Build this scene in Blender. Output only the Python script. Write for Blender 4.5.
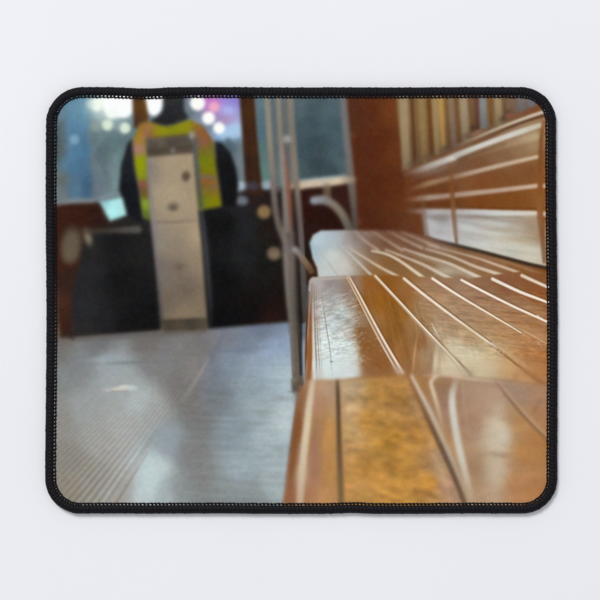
import bpy, bmesh, math, random
import numpy as np

# ------------------------------------------------------------------ camera, world, lamp, exposure
for o in list(bpy.data.objects):
    bpy.data.objects.remove(o, do_unlink=True)
SC = bpy.context.scene
COL = SC.collection
PX = 0.00046                      # one photograph pixel on the table top, in metres (pad about 23.5 x 19.6 cm)

def P(x, y, z=0.0):               # photograph pixel -> table coordinates
    return ((x - 300.0) * PX, (300.0 - y) * PX, z)

cam_d = bpy.data.cameras.new('camera')
cam = bpy.data.objects.new('camera', cam_d)
COL.objects.link(cam)
CAM_H = 1.1
TOP_Z = 0.0031                    # height of the printed cloth
cam.location = (0, 0, CAM_H)
cam.rotation_euler = (0, 0, 0)
cam_d.sensor_width = 36.0
cam_d.lens = 36.0 * (CAM_H - TOP_Z) / (600 * PX)
cam_d.clip_start = 0.02
cam_d.clip_end = 50.0
SC.camera = cam

world = bpy.data.worlds.new('World')
SC.world = world
world.use_nodes = True
bg = world.node_tree.nodes['Background']
bg.inputs['Color'].default_value = (0.95, 0.965, 1.0, 1)
bg.inputs['Strength'].default_value = 0.60

lamp_d = bpy.data.lights.new('softbox', 'AREA')
lamp_d.shape = 'SQUARE'
lamp_d.size = 1.2
lamp_d.energy = 91.0
lamp_d.color = (1.0, 0.985, 0.97)
lamp = bpy.data.objects.new('softbox', lamp_d)
lamp.location = (-1.2, 2.1, 3.1)
from mathutils import Vector
lamp.rotation_euler = (-Vector(lamp.location)).to_track_quat('-Z', 'Y').to_euler()
COL.objects.link(lamp)

SC.view_settings.view_transform = 'Standard'
SC.view_settings.look = 'None'
SC.view_settings.exposure = 0.0
SC.view_settings.gamma = 1.0
try:
    SC.cycles.use_denoising = True
    SC.cycles.max_bounces = 6
except Exception:
    pass

# ------------------------------------------------------------------ materials
def lin(c):
    c = np.asarray(c, dtype=np.float64) / 255.0
    return np.where(c <= 0.04045, c / 12.92, ((c + 0.055) / 1.055) ** 2.4)

def new_mat(name):
    m = bpy.data.materials.new(name)
    m.use_nodes = True
    nt = m.node_tree
    return m, nt, nt.nodes['Principled BSDF']

def mat_tabletop():
    m, nt, b = new_mat('matte_white_board')
    tc = nt.nodes.new('ShaderNodeTexCoord')
    n1 = nt.nodes.new('ShaderNodeTexNoise'); n1.inputs['Scale'].default_value = 5.0
    n1.inputs['Detail'].default_value = 3.0
    n2 = nt.nodes.new('ShaderNodeTexNoise'); n2.inputs['Scale'].default_value = 900.0
    n2.inputs['Detail'].default_value = 4.0
    nt.links.new(tc.outputs['Object'], n1.inputs['Vector'])
    nt.links.new(tc.outputs['Object'], n2.inputs['Vector'])
    r = nt.nodes.new('ShaderNodeValToRGB')
    r.color_ramp.elements[0].position = 0.3; r.color_ramp.elements[0].color = (0.805, 0.810, 0.845, 1)
    r.color_ramp.elements[1].position = 0.7; r.color_ramp.elements[1].color = (0.828, 0.833, 0.868, 1)
    nt.links.new(n1.outputs['Fac'], r.inputs['Fac'])
    nt.links.new(r.outputs['Color'], b.inputs['Base Color'])
    bp = nt.nodes.new('ShaderNodeBump'); bp.inputs['Strength'].default_value = 0.04
    bp.inputs['Distance'].default_value = 0.0003
    nt.links.new(n2.outputs['Fac'], bp.inputs['Height'])
    nt.links.new(bp.outputs['Normal'], b.inputs['Normal'])
    b.inputs['Roughness'].default_value = 0.75
    b.inputs['Specular IOR Level'].default_value = 0.1
    return m

def mat_print():
    m, nt, b = new_mat('dye_printed_polyester')
    at = nt.nodes.new('ShaderNodeAttribute'); at.attribute_name = 'ink'
    tc = nt.nodes.new('ShaderNodeTexCoord')
    n1 = nt.nodes.new('ShaderNodeTexNoise'); n1.inputs['Scale'].default_value = 1500.0
    n1.inputs['Detail'].default_value = 2.0
    nt.links.new(tc.outputs['Object'], n1.inputs['Vector'])
    # the knit of the cloth: a fine grid of loops
    w1 = nt.nodes.new('ShaderNodeTexWave'); w1.bands_direction = 'X'; w1.inputs['Scale'].default_value = 640.0
    w1.inputs['Distortion'].default_value = 1.0
    w2 = nt.nodes.new('ShaderNodeTexWave'); w2.bands_direction = 'Y'; w2.inputs['Scale'].default_value = 640.0
    w2.inputs['Distortion'].default_value = 1.0
    for w in (w1, w2):
        nt.links.new(tc.outputs['Object'], w.inputs['Vector'])
    mul = nt.nodes.new('ShaderNodeMath'); mul.operation = 'MULTIPLY'
    nt.links.new(w1.outputs['Fac'], mul.inputs[0]); nt.links.new(w2.outputs['Fac'], mul.inputs[1])
    add = nt.nodes.new('ShaderNodeMath'); add.operation = 'ADD'
    nt.links.new(mul.outputs[0], add.inputs[0]); nt.links.new(n1.outputs['Fac'], add.inputs[1])
    mr = nt.nodes.new('ShaderNodeMapRange')
    mr.inputs['From Min'].default_value = 0.2; mr.inputs['From Max'].default_value = 1.4
    mr.inputs['To Min'].default_value = 0.955; mr.inputs['To Max'].default_value = 1.055
    nt.links.new(add.outputs[0], mr.inputs['Value'])
    mx = nt.nodes.new('ShaderNodeVectorMath'); mx.operation = 'MULTIPLY'
    nt.links.new(at.outputs['Color'], mx.inputs[0]); nt.links.new(mr.outputs['Result'], mx.inputs[1])
    nt.links.new(mx.outputs['Vector'], b.inputs['Base Color'])
    bp = nt.nodes.new('ShaderNodeBump'); bp.inputs['Strength'].default_value = 0.12
    bp.inputs['Distance'].default_value = 0.0001
    nt.links.new(add.outputs[0], bp.inputs['Height'])
    nt.links.new(bp.outputs['Normal'], b.inputs['Normal'])
    b.inputs['Roughness'].default_value = 0.85
    b.inputs['Specular IOR Level'].default_value = 0.0
    return m

def mat_thread(name, col, spec, rough):
    m, nt, b = new_mat(name)
    tc = nt.nodes.new('ShaderNodeTexCoord')
    n1 = nt.nodes.new('ShaderNodeTexNoise'); n1.inputs['Scale'].default_value = 700.0
    n1.inputs['Detail'].default_value = 3.0
    nt.links.new(tc.outputs['Object'], n1.inputs['Vector'])
    r = nt.nodes.new('ShaderNodeValToRGB')
    r.color_ramp.elements[0].position = 0.3
    r.color_ramp.elements[0].color = (col[0] * 0.6, col[1] * 0.6, col[2] * 0.6, 1)
    r.color_ramp.elements[1].position = 0.75
    r.color_ramp.elements[1].color = (col[0] * 1.6, col[1] * 1.6, col[2] * 1.6, 1)
    nt.links.new(n1.outputs['Fac'], r.inputs['Fac'])
    nt.links.new(r.outputs['Color'], b.inputs['Base Color'])
    bp = nt.nodes.new('ShaderNodeBump'); bp.inputs['Strength'].default_value = 0.4
    bp.inputs['Distance'].default_value = 0.0001
    nt.links.new(n1.outputs['Fac'], bp.inputs['Height'])
    nt.links.new(bp.outputs['Normal'], b.inputs['Normal'])
    b.inputs['Roughness'].default_value = rough
    b.inputs['Specular IOR Level'].default_value = spec
    return m

M_TABLE = mat_tabletop()
M_PRINT = mat_print()
M_THREAD = mat_thread('black_polyester_thread', (0.0046, 0.0040, 0.0064), 0.14, 0.6)
M_RUBBER = mat_thread('black_foam_rubber', (0.012, 0.012, 0.013), 0.2, 0.8)

# ------------------------------------------------------------------ the table top
def mesh_obj(name, verts, faces, mat, parent=None, smooth=False):
    me = bpy.data.meshes.new(name)
    me.from_pydata(verts, [], faces)
    me.materials.append(mat)
    if smooth:
        me.polygons.foreach_set('use_smooth', [True] * len(me.polygons))
    me.update()
    o = bpy.data.objects.new(name, me)
    COL.objects.link(o)
    if parent is not None:
        o.parent = parent
    return o

def build_tabletop():
    w, d, t = 1.6, 1.2, 0.018
    bm = bmesh.new()
    bmesh.ops.create_cube(bm, size=1.0)
    bmesh.ops.scale(bm, vec=(w, d, t), verts=bm.verts)
    bmesh.ops.translate(bm, vec=(0, 0, -t / 2), verts=bm.verts)
    bmesh.ops.bevel(bm, geom=list(bm.edges), offset=0.002, segments=2, affect='EDGES')
    me = bpy.data.meshes.new('tabletop')
    bm.to_mesh(me); bm.free()
    me.materials.append(M_TABLE)
    o = bpy.data.objects.new('tabletop', me)
    COL.objects.link(o)
    o['kind'] = 'structure'
    o['label'] = 'plain matte white table top under the mouse pad'
    return o
build_tabletop()

# ------------------------------------------------------------------ outline of the pad (photograph pixels)
X0, X1, Y0, Y1, RAD = 45.8, 557.3, 87.1, 513.9, 35.5

def warp(x, y):                   # the pad is not a perfect rectangle
    u = (x - 300.0) / 255.0; v = (y - 300.0) / 213.0
    x2 = x + 0.9 * v * max(u, 0) - 0.4 * v * max(-u, 0) + 0.5 * math.sin(y * 0.021 + 1.0)
    y2 = y + 0.12 * math.sin(x * 0.05) + 0.2 * math.sin(x * 0.017 + 2)
    if v < 0:
        y2 += 1.3 * math.exp(-((x - 143) / 22.0) ** 2) * (-v)
    else:
        y2 += 0.7 * v * math.exp(-((x - 352) / 14.0) ** 2) * -1.0
    return x2, y2

def outline(step):
    """closed list of (x, y, nx, ny): points on the outer edge and the inward normal"""
    pts = []
    cs = [(X1 - RAD, Y0 + RAD, -90), (X1 - RAD, Y1 - RAD, 0), (X0 + RAD, Y1 - RAD, 90), (X0 + RAD, Y0 + RAD, 180)]
    def line(ax, ay, bx, by, nx, ny):
        L = math.hypot(bx - ax, by - ay); n = max(1, int(round(L / step)))
        for i in range(n):
            t = i / n
            pts.append((ax + (bx - ax) * t, ay + (by - ay) * t, nx, ny))
    def arc(cx, cy, a0):
        n = int(round(RAD * math.pi / 2 / step))
        for i in range(n):
            a = math.radians(a0 + 90.0 * i / n)
            pts.append((cx + RAD * math.cos(a), cy + RAD * math.sin(a), -math.cos(a), -math.sin(a)))
    line(X0 + RAD, Y0, X1 - RAD, Y0, 0, 1); arc(*cs[0])
    line(X1, Y0 + RAD, X1, Y1 - RAD, -1, 0); arc(*cs[1])
    line(X1 - RAD, Y1, X0 + RAD, Y1, 0, -1); arc(*cs[2])
    line(X0, Y1 - RAD, X0, Y0 + RAD, 1, 0); arc(*cs[3])
    return pts

pad = None
def build_slab():
    global pad
    ring = outline(4.0)
    verts, faces = [], []
    n = len(ring)
    for z in (0.0004, TOP_Z - 0.0003):
        for (x, y, nx, ny) in ring:
            wx, wy = warp(x + nx * 3.0, y + ny * 3.0)
            verts.append(P(wx, wy, z))
    for i in range(n):
        j = (i + 1) % n
        faces.append((i, n + i, n + j, j))
    faces.append(tuple(range(n)))
    faces.append(tuple(range(2 * n - 1, n - 1, -1)))
    pad = mesh_obj('mouse_pad', verts, faces, M_RUBBER)
    pad['label'] = 'rectangular cloth mouse pad with black stitched edge, printed with a tram interior photo'
    pad['category'] = 'mouse pad'
build_slab()

# ------------------------------------------------------------------ stitched edge: a padded band wrapped by overlock threads
def build_edge():
    rnd = random.Random(4)
    V, F = [], []
    # the padded band under the threads: (inward offset px, height px)
    prof = [(0.6, 0.3), (0.0, 2.0), (0.0, 4.4), (0.8, 6.4), (2.6, 8.0), (5.2, 8.7), (7.2, 8.2), (8.5, 6.9), (8.5, 5.0)]
    ring = outline(3.0)
    n, k = len(ring), len(prof)
    for (x, y, nx, ny) in ring:
        for (d, h) in prof:
            wx, wy = warp(x + nx * d, y + ny * d)
            V.append(P(wx, wy, h * PX))
    for i in range(n):
        j = (i + 1) % n
        for a in range(k - 1):
            F.append((i * k + a, i * k + a + 1, j * k + a + 1, j * k + a))
    # the threads
    ring = outline(3.72)
    SEG = 6
    path = [(2.8, 0.8), (2.25, 2.2), (2.15, 4.0), (2.7, 5.4), (3.8, 6.4), (5.4, 6.9), (6.8, 6.9), (8.4, 7.2)]
    n = len(ring)
    for i, (x, y, nx, ny) in enumerate(ring):
        tx, ty = -ny, nx
        tip = 10.5 + rnd.uniform(-0.25, 0.3)
        sl = 0.9 + rnd.uniform(-0.2, 0.2)            # slant of the thread along the edge
        jit = rnd.uniform(-0.3, 0.3)
        out = rnd.uniform(-0.2, 0.35)
        pts = [(d + (out if q < 4 else 0), h) for q, (d, h) in enumerate(path)] + [(tip - 1.0, 7.1), (tip, 6.7)]
        rad = [2.4, 2.6, 2.7, 2.7, 2.7, 2.6, 2.0, 1.0, 0.9, 0.9]
        base = len(V)
        m = len(pts)
        P3 = []
        for q, (d, h) in enumerate(pts):
            s = jit + sl * (d / 9.0 - 0.5) * 1.3
            P3.append((x + nx * d + tx * s, y + ny * d + ty * s, h))
        for q in range(m):
            a = P3[max(q - 1, 0)]; b = P3[min(q + 1, m - 1)]
            T = Vector((b[0] - a[0], b[1] - a[1], b[2] - a[2])).normalized()
            A = Vector((tx, ty, 0)); A = (A - T * A.dot(T)).normalized()
            B = T.cross(A)
            c = Vector(P3[q]); r = rad[q]
            for s in range(SEG):
                an = 2 * math.pi * s / SEG
                v = c + (A * math.cos(an) + B * math.sin(an)) * r
                wx, wy = warp(v.x, v.y)
                V.append(P(wx, wy, max(v.z, 0.1) * PX))
        for q in range(m - 1):
            for s in range(SEG):
                s2 = (s + 1) % SEG
                F.append((base + q * SEG + s, base + q * SEG + s2, base + (q + 1) * SEG + s2, base + (q + 1) * SEG + s))
        F.append(tuple(base + s for s in range(SEG))[::-1])
        F.append(tuple(base + (m - 1) * SEG + s for s in range(SEG)))
    # the looper thread that locks the tips: a thin cord running just inside them, dipping between the loops
    loop = []
    n = len(ring)
    for i, (x, y, nx, ny) in enumerate(ring):
        x2, y2, nx2, ny2 = ring[(i + 1) % n]
        j = rnd.uniform(-0.25, 0.25)
        loop.append((x + nx * (10.5 + j), y + ny * (10.5 + j), 7.6))
        hx, hy = (x + x2) / 2, (y + y2) / 2
        loop.append((hx + nx * (10.2 + j), hy + ny * (10.2 + j), 7.0))
    base = len(V); m = len(loop); S2 = 5
    for q in range(m):
        a = loop[q - 1]; b = loop[(q + 1) % m]
        T = Vector((b[0] - a[0], b[1] - a[1], b[2] - a[2])).normalized()
        A = Vector((0, 0, 1)); A = (A - T * A.dot(T)).normalized(); B = T.cross(A)
        for s in range(S2):
            an = 2 * math.pi * s / S2
            v = Vector(loop[q]) + (A * math.cos(an) + B * math.sin(an)) * (0.85 if q % 2 == 0 else 0.52)
            wx, wy = warp(v.x, v.y)
            V.append(P(wx, wy, v.z * PX))
    for q in range(m):
        q2 = (q + 1) % m
        for s in range(S2):
            s2 = (s + 1) % S2
            F.append((base + q * S2 + s, base + q * S2 + s2, base + q2 * S2 + s2, base + q2 * S2 + s))
    mesh_obj('stitched_edge', V, F, M_THREAD, pad, smooth=True)
build_edge()

# ------------------------------------------------------------------ the printed picture: inks on the cloth, one sample per point of a fine sheet
SS = 1.72
OX, OY, PW, PH = 51.0, 92.0, 501.0, 417.0
GW, GH = int(PW * SS), int(PH * SS)
gx = OX + (np.arange(GW) + 0.0) / SS
gy = OY + (np.arange(GH) + 0.0) / SS
XX, YY = np.meshgrid(gx, gy)
INK = np.zeros((GH, GW, 3)); INK[:] = (60, 60, 62)
REG = np.zeros((GH, GW), dtype=np.int16)   # which thing of the picture each point shows
REGIONS = ['printed_picture']
RNG = np.random.RandomState(7)

def rid(name):
    if name not in REGIONS:
        REGIONS.append(name)
    return REGIONS.index(name)

def box(x0, y0, x1, y1):
    i0 = int(max(0, math.floor((x0 - OX) * SS))); i1 = int(min(GW, math.ceil((x1 - OX) * SS) + 1))
    j0 = int(max(0, math.floor((y0 - OY) * SS))); j1 = int(min(GH, math.ceil((y1 - OY) * SS) + 1))
    return slice(j0, max(j1, j0)), slice(i0, max(i1, i0))

def sstep(t):
    t = np.clip(t, 0, 1)
    return t * t * (3 - 2 * t)

def spline(pts, n=8, closed=False):
    a = np.array(pts, dtype=float)
    m = len(a)
    if m < 3:
        return a
    out = []
    rng = range(m) if closed else range(m - 1)
    for i in rng:
        if closed:
            p0, p1, p2, p3 = a[i - 1], a[i], a[(i + 1) % m], a[(i + 2) % m]
        else:
            p0, p1, p2, p3 = a[max(i - 1, 0)], a[i], a[i + 1], a[min(i + 2, m - 1)]
        for t in np.arange(n) / n:
            out.append(0.5 * (2 * p1 + (p2 - p0) * t + (2 * p0 - 5 * p1 + 4 * p2 - p3) * t * t + (3 * p1 - p0 - 3 * p2 + p3) * t ** 3))
    if not closed:
        out.append(a[-1])
    return np.array(out)

def polymask(pts, soft, smooth=False):
    a = spline(pts, 6, True) if smooth else np.array(pts, float)
    b = box(a[:, 0].min() - soft - 2, a[:, 1].min() - soft - 2, a[:, 0].max() + soft + 2, a[:, 1].max() + soft + 2)
    x, y = XX[b], YY[b]
    d2 = np.full(x.shape, 1e9); ins = np.zeros(x.shape, bool)
    m = len(a)
    for i in range(m):
        ax, ay = a[i]; bx, by = a[(i + 1) % m]
        ex, ey = bx - ax, by - ay
        L = ex * ex + ey * ey + 1e-9
        t = np.clip(((x - ax) * ex + (y - ay) * ey) / L, 0, 1)
        d2 = np.minimum(d2, (x - ax - t * ex) ** 2 + (y - ay - t * ey) ** 2)
        if abs(ey) > 1e-9:
            c = ((ay > y) != (by > y)) & (x < ex * (y - ay) / ey + ax)
            ins ^= c
    sd = np.sqrt(d2) * np.where(ins, 1, -1)
    return b, sstep(sd / (2 * soft) + 0.5)

def field(b, pts, s=6.0, p=1.6):
    """smooth ink field through scattered samples (x, y, r, g, b)"""
    x, y = XX[b], YY[b]
    q = 4
    xs, ys = x[::q, ::q], y[::q, ::q]
    num = np.zeros(xs.shape + (3,)); den = np.zeros(xs.shape)
    for (px, py, r, g, bl) in pts:
        w = 1.0 / ((xs - px) ** 2 + (ys - py) ** 2 + s * s) ** p
        num += w[..., None] * np.array((r, g, bl), float); den += w
    f = num / den[..., None]
    h, w_ = x.shape
    fy = np.arange(h) / q; fx = np.arange(w_) / q
    y0 = np.minimum(fy.astype(int), f.shape[0] - 1); y1 = np.minimum(y0 + 1, f.shape[0] - 1); ty = (fy - y0)[:, None, None]
    x0 = np.minimum(fx.astype(int), f.shape[1] - 1); x1 = np.minimum(x0 + 1, f.shape[1] - 1); tx = (fx - x0)[None, :, None]
    return (f[y0][:, x0] * (1 - ty) * (1 - tx) + f[y0][:, x1] * (1 - ty) * tx + f[y1][:, x0] * ty * (1 - tx) + f[y1][:, x1] * ty * tx)

def put(b, mask, col, alpha=1.0, reg=None):
    m = (mask * alpha)[..., None]
    INK[b] = INK[b] * (1 - m) + np.asarray(col, float) * m
    if reg is not None:
        r = REG[b]; r[mask > 0.5] = rid(reg); REG[b] = r

def poly(pts, col, soft=1.2, smooth=False, alpha=1.0, reg=None, s=6.0, p=1.6):
    b, m = polymask(pts, soft, smooth)
    if m.size == 0:
        return
    c = field(b, col, s, p) if isinstance(col, list) else col
    put(b, m, c, alpha, reg)

def ell(x, y, rx, ry, col, soft=1.2, ang=0.0, alpha=1.0, reg=None, rim=0.0):
    R = max(rx, ry) + soft + 2
    b = box(x - R, y - R, x + R, y + R)
    ca, sa = math.cos(math.radians(ang)), math.sin(math.radians(ang))
    u = (XX[b] - x) * ca + (YY[b] - y) * sa; v = -(XX[b] - x) * sa + (YY[b] - y) * ca
    d = (1 - np.sqrt((u / rx) ** 2 + (v / ry) ** 2 + 1e-9)) * min(rx, ry)
    m = sstep(d / (2 * soft) + 0.5)
    put(b, m, col, alpha, reg)

def glow(x, y, rx, ry, col, alpha=1.0, ang=0.0):
    R = 2.6 * max(rx, ry)
    b = box(x - R, y - R, x + R, y + R)
    ca, sa = math.cos(math.radians(ang)), math.sin(math.radians(ang))
    u = (XX[b] - x) * ca + (YY[b] - y) * sa; v = -(XX[b] - x) * sa + (YY[b] - y) * ca
    put(b, np.exp(-((u / rx) ** 2 + (v / ry) ** 2)), col, alpha)

def stroke(pts, soft=1.0, reg=None, alpha=1.0, tail=0.0, nz=None):
    """pts: (x, y, width, r, g, b[, a]); widths, inks and strength run smoothly along the line"""
    a = np.array([tuple(p) + ((1.0,) if len(p) == 6 else ()) for p in pts], float)
    a = spline(a, 8)
    wm = a[:, 2].max() / 2 + soft + 2
    b = box(a[:, 0].min() - wm, a[:, 1].min() - wm, a[:, 0].max() + wm, a[:, 1].max() + wm)
    x, y = XX[b], YY[b]
    if x.size == 0:
        return
    best = np.full(x.shape, 1e9); par = np.zeros(x.shape + (5,))
    for i in range(len(a) - 1):
        p, q = a[i], a[i + 1]
        ex, ey = q[0] - p[0], q[1] - p[1]
        L = ex * ex + ey * ey + 1e-9
        t = np.clip(((x - p[0]) * ex + (y - p[1]) * ey) / L, 0, 1)
        d = np.hypot(x - p[0] - t * ex, y - p[1] - t * ey)
        w = (p[2] + (q[2] - p[2]) * t) / 2
        e = d - w
        k = e < best
        best = np.where(k, e, best)
        par = np.where(k[..., None], p[2:7] + 0 * par, par) if False else np.where(k[..., None], np.stack([p[c] + (q[c] - p[c]) * t for c in (3, 4, 5, 6, 2)], -1), par)
    m = sstep(-best / (2 * soft) + 0.5) * par[..., 3]
    if nz is not None:
        m = m * nz[b]
    put(b, m, par[..., :3], alpha, reg)

def vnoise(sx, sy, seed, ang=0.0, octaves=3):
    """value noise over the picture; sx, sy: feature size in px along and across the direction"""
    rs = np.random.RandomState(seed)
    ca, sa = math.cos(math.radians(ang)), math.sin(math.radians(ang))
    u0 = XX * ca + YY * sa; v0 = -XX * sa + YY * ca
    out = np.zeros(XX.shape); tot = 0
    for k in range(octaves):
        u = u0 / (sx / 2 ** k) + 1000.0; v = v0 / (sy / 2 ** k) + 1000.0
        T = rs.rand(256, 256)
        iu, iv = np.floor(u).astype(int), np.floor(v).astype(int)
        fu, fv = sstep(u - iu), sstep(v - iv)
        g = lambda a, c: T[a % 256, c % 256]
        val = g(iu, iv) * (1 - fu) * (1 - fv) + g(iu + 1, iv) * fu * (1 - fv) + g(iu, iv + 1) * (1 - fu) * fv + g(iu + 1, iv + 1) * fu * fv
        out += val * 0.55 ** k; tot += 0.55 ** k
    return out / tot - 0.5

def modulate(pts, soft, amount, smooth=False):
    """multiply the inks inside a polygon by 1 + amount (amount: full-sheet array)"""
    b, m = polymask(pts, soft, smooth)
    INK[b] = INK[b] * (1 + amount[b] * m)[..., None]

# ---- window side, upper left
poly([(40, 80), (262, 80), (262, 215), (40, 215)], [
    (60, 108, 98, 128, 142), (75, 104, 88, 132, 156), (76, 128, 82, 124, 152), (60, 128, 88, 104, 110), (56, 150, 92, 106, 106),
    (72, 165, 84, 124, 152), (82, 150, 78, 118, 145), (86, 118, 92, 130, 152), (86, 185, 62, 98, 124), (95, 160, 96, 112, 122),
    (95, 135, 106, 132, 134), (105, 150, 92, 112, 114), (110, 172, 110, 130, 130), (121, 158, 106, 132, 132), (115, 187, 106, 132, 132),
    (60, 180, 100, 110, 108), (62, 196, 108, 118, 120), (97, 187, 96, 106, 116), (75, 190, 88, 122, 146), (100, 115, 140, 165, 165),
    (118, 142, 90, 112, 116), (130, 135, 100, 122, 126), (213, 103, 196, 122, 200), (232, 101, 150, 132, 216), (229, 109, 172, 176, 236),
    (225, 119, 160, 132, 182), (233, 130, 166, 196, 226), (224, 134, 150, 186, 222), (230, 148, 82, 100, 110), (238, 160, 108, 122, 128),
    (240, 175, 104, 118, 122), (188, 115, 104, 116, 126), (196, 122, 130, 145, 165), (225, 146, 78, 98, 108), (206, 128, 110, 130, 150)], 1.0, reg='printed_window', s=5, p=2.0)
# blue door frame band
poly([(64, 85), (86, 85), (92, 205), (70, 205)], [(68, 100, 92, 132, 152), (80, 105, 84, 130, 156), (74, 150, 82, 124, 154), (86, 160, 66, 104, 134), (76, 190, 92, 128, 150), (88, 190, 58, 92, 120)], 3.0, alpha=0.75)
stroke([(100, 150, 6, 84, 104, 108), (106, 175, 6, 90, 104, 112), (110, 195, 5, 92, 104, 110)], 3, alpha=0.55)
stroke([(92, 120, 6, 110, 128, 130), (95, 160, 6, 104, 118, 122), (98, 195, 6, 108, 120, 128)], 3, alpha=0.5)
stroke([(57, 130, 5, 70, 84, 88), (58, 160, 5, 76, 90, 90)], 3, alpha=0.5)
modulate([(52, 95), (262, 95), (262, 205), (52, 205)], 3, vnoise(16, 30, 22, 4, 3) * 0.26 + vnoise(6, 7, 23, 0, 2) * 0.08)
# lights out of focus
glow(112, 106, 26, 14, (225, 240, 235), 0.7)
poly([(103, 90), (132, 90), (132, 111), (126, 115), (114, 118), (105, 113)], (252, 254, 250), 2.0, True)
ell(97, 104, 6.5, 7.5, (240, 250, 236), 1.6); ell(90, 104, 4, 5, (205, 222, 215), 2.0, alpha=0.7)
ell(112, 113, 6, 6, (240, 250, 240), 1.5, alpha=0.8); ell(124, 112, 7, 6, (250, 252, 248), 1.5)
ell(107.5, 125, 5.6, 5.6, (214, 228, 206), 1.2); ell(125, 128, 5.6, 5.6, (216, 230, 208), 1.2)
ell(96, 126.5, 5, 5, (142, 158, 150), 1.5, alpha=0.8); ell(117, 127, 4, 4, (150, 165, 160), 2, alpha=0.5)
ell(74.5, 139.5, 4.8, 4.8, (128, 164, 188), 1.3, alpha=0.85)
# brown window post behind the driver
poly([(131.5, 85), (147, 85), (149, 130), (134, 128)], [(134, 100, 74, 52, 34), (140, 105, 98, 62, 26), (144, 115, 92, 58, 26), (136, 122, 70, 48, 34)], 1.4, reg='printed_post#2')
poly([(146, 85), (163, 85), (162.5, 106), (158, 114), (153, 115.5), (147.5, 110)], (254, 254, 252), 1.6, True)
# magenta signs and lamps on the right of the driver
glow(230, 100, 9, 8, (150, 132, 216), 0.7); glow(212, 104, 8, 9, (206, 128, 206), 0.75); glow(228, 110, 8, 5, (175, 185, 240), 0.7)
glow(229, 121, 7, 4, (175, 150, 185), 0.6); poly([(221, 127), (240, 125), (240, 134), (228, 138), (220, 135)], (166, 198, 230), 2.5, True, 0.9)
ell(214, 107, 5.2, 5.2, (240, 172, 196), 1.4, alpha=0.95)
ell(197.5, 103, 7.6, 7.6, (253, 253, 246), 1.3); ell(208.5, 118.2, 6.5, 6.5, (252, 252, 246), 1.3); ell(219, 128, 5.8, 5.8, (253, 253, 248), 1.2)
stroke([(228, 140, 5, 70, 86, 96), (233, 165, 5, 80, 94, 100), (236, 182, 4, 80, 94, 100)], 2.5, alpha=0.6)
stroke([(239, 140, 4, 112, 126, 132), (242, 180, 4, 110, 122, 126)], 2.2, alpha=0.6)

# ---- floor
FL = [(60, 350, 122, 118, 114), (60, 375, 134, 140, 138), (60, 420, 150, 147, 140), (70, 460, 146, 140, 128), (70, 490, 150, 141, 122),
      (100, 343, 116, 116, 117), (150, 340, 118, 111, 106), (200, 345, 125, 120, 118), (230, 331, 124, 128, 138), (262, 331, 112, 122, 142),
      (270, 350, 150, 176, 206), (248, 343, 120, 134, 156), (230, 365, 128, 148, 164), (250, 390, 144, 164, 172), (275, 372, 168, 190, 202),
      (285, 418, 188, 204, 207), (270, 440, 166, 186, 191), (280, 480, 166, 182, 184), (230, 430, 138, 156, 164), (240, 470, 156, 176, 181),
      (200, 420, 124, 124, 121), (190, 450, 130, 130, 128), (200, 480, 134, 135, 132), (170, 440, 150, 165, 172), (155, 470, 196, 216, 219),
      (145, 492, 192, 212, 214), (165, 495, 172, 186, 188), (120, 490, 168, 164, 155), (110, 363, 160, 172, 176), (120, 385, 166, 173, 172),
      (140, 402, 178, 190, 187), (152, 412, 164, 167, 162), (120, 430, 174, 175, 169), (100, 440, 166, 165, 158), (180, 380, 126, 122, 117),
      (195, 370, 136, 131, 126), (190, 400, 126, 121, 116), (160, 362, 130, 130, 130), (85, 410, 160, 166, 163), (90, 480, 155, 149, 137),
      (215, 400, 120, 130, 136), (214, 372, 116, 124, 140), (250, 500, 140, 149, 149), (210, 500, 138, 143, 141), (80, 358, 130, 136, 138), (60, 335, 118, 102, 90),
      (255, 365, 150, 170, 188), (262, 405, 160, 180, 185), (180, 490, 142, 150, 150), (225, 490, 142, 152, 152)]
poly([(40, 337), (75, 337.5), (160, 330), (206, 328), (290, 321), (320, 322), (320, 520), (40, 520)], FL, 2.2, reg='printed_floor', s=13, p=2.4)
th = (XX - 255.0) / np.maximum(YY - 285.0, 6.0)
rib = np.sin(2 * math.pi * th / 0.0375 + 0.6 * vnoise(60, 60, 3))
fade = sstep((-0.668 - th) / 0.012) * sstep((YY - 350) / 40.0)
amp = 0.04 + 0.06 * sstep((YY - 430) / 60.0) * sstep((XX - 58) / 30.0)
FLM = (REG == rid('printed_floor'))
INK *= (1 + np.where(FLM, rib * fade * amp, 0))[..., None]
hz = vnoise(60, 3.5, 11, 3, 3) * 0.11 + vnoise(14, 2.2, 12, -4, 2) * 0.05
INK *= (1 + np.where(FLM & (th > -0.66), hz * sstep((XX - 150) / 60) * sstep((YY - 345) / 30), 0))[..., None]
stroke([(209, 359, 3, 152, 148, 140), (196, 380, 4, 148, 144, 136), (182, 402, 4, 144, 140, 132, .4)], 1.4, alpha=0.8)
stroke([(232, 322, 3, 128, 128, 134, .2), (222, 338, 4, 112, 116, 128), (211, 358, 4, 104, 108, 122, .7), (206, 366, 3, 108, 112, 122, .2)], 3, alpha=.6)
stroke([(152, 438, 3, 152, 150, 146, .7), (132, 470, 4, 178, 172, 162), (110, 505, 5, 170, 162, 150)], 1.6, alpha=0.6)
stroke([(148, 452, 2, 150, 146, 140, .5), (128, 484, 2.5, 138, 132, 124), (114, 506, 3, 134, 126, 116)], 1.2, alpha=0.6)
stroke([(176, 412, 3, 158, 158, 152), (172, 417, 3, 150, 150, 145, .2)], 2, alpha=.6)
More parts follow.
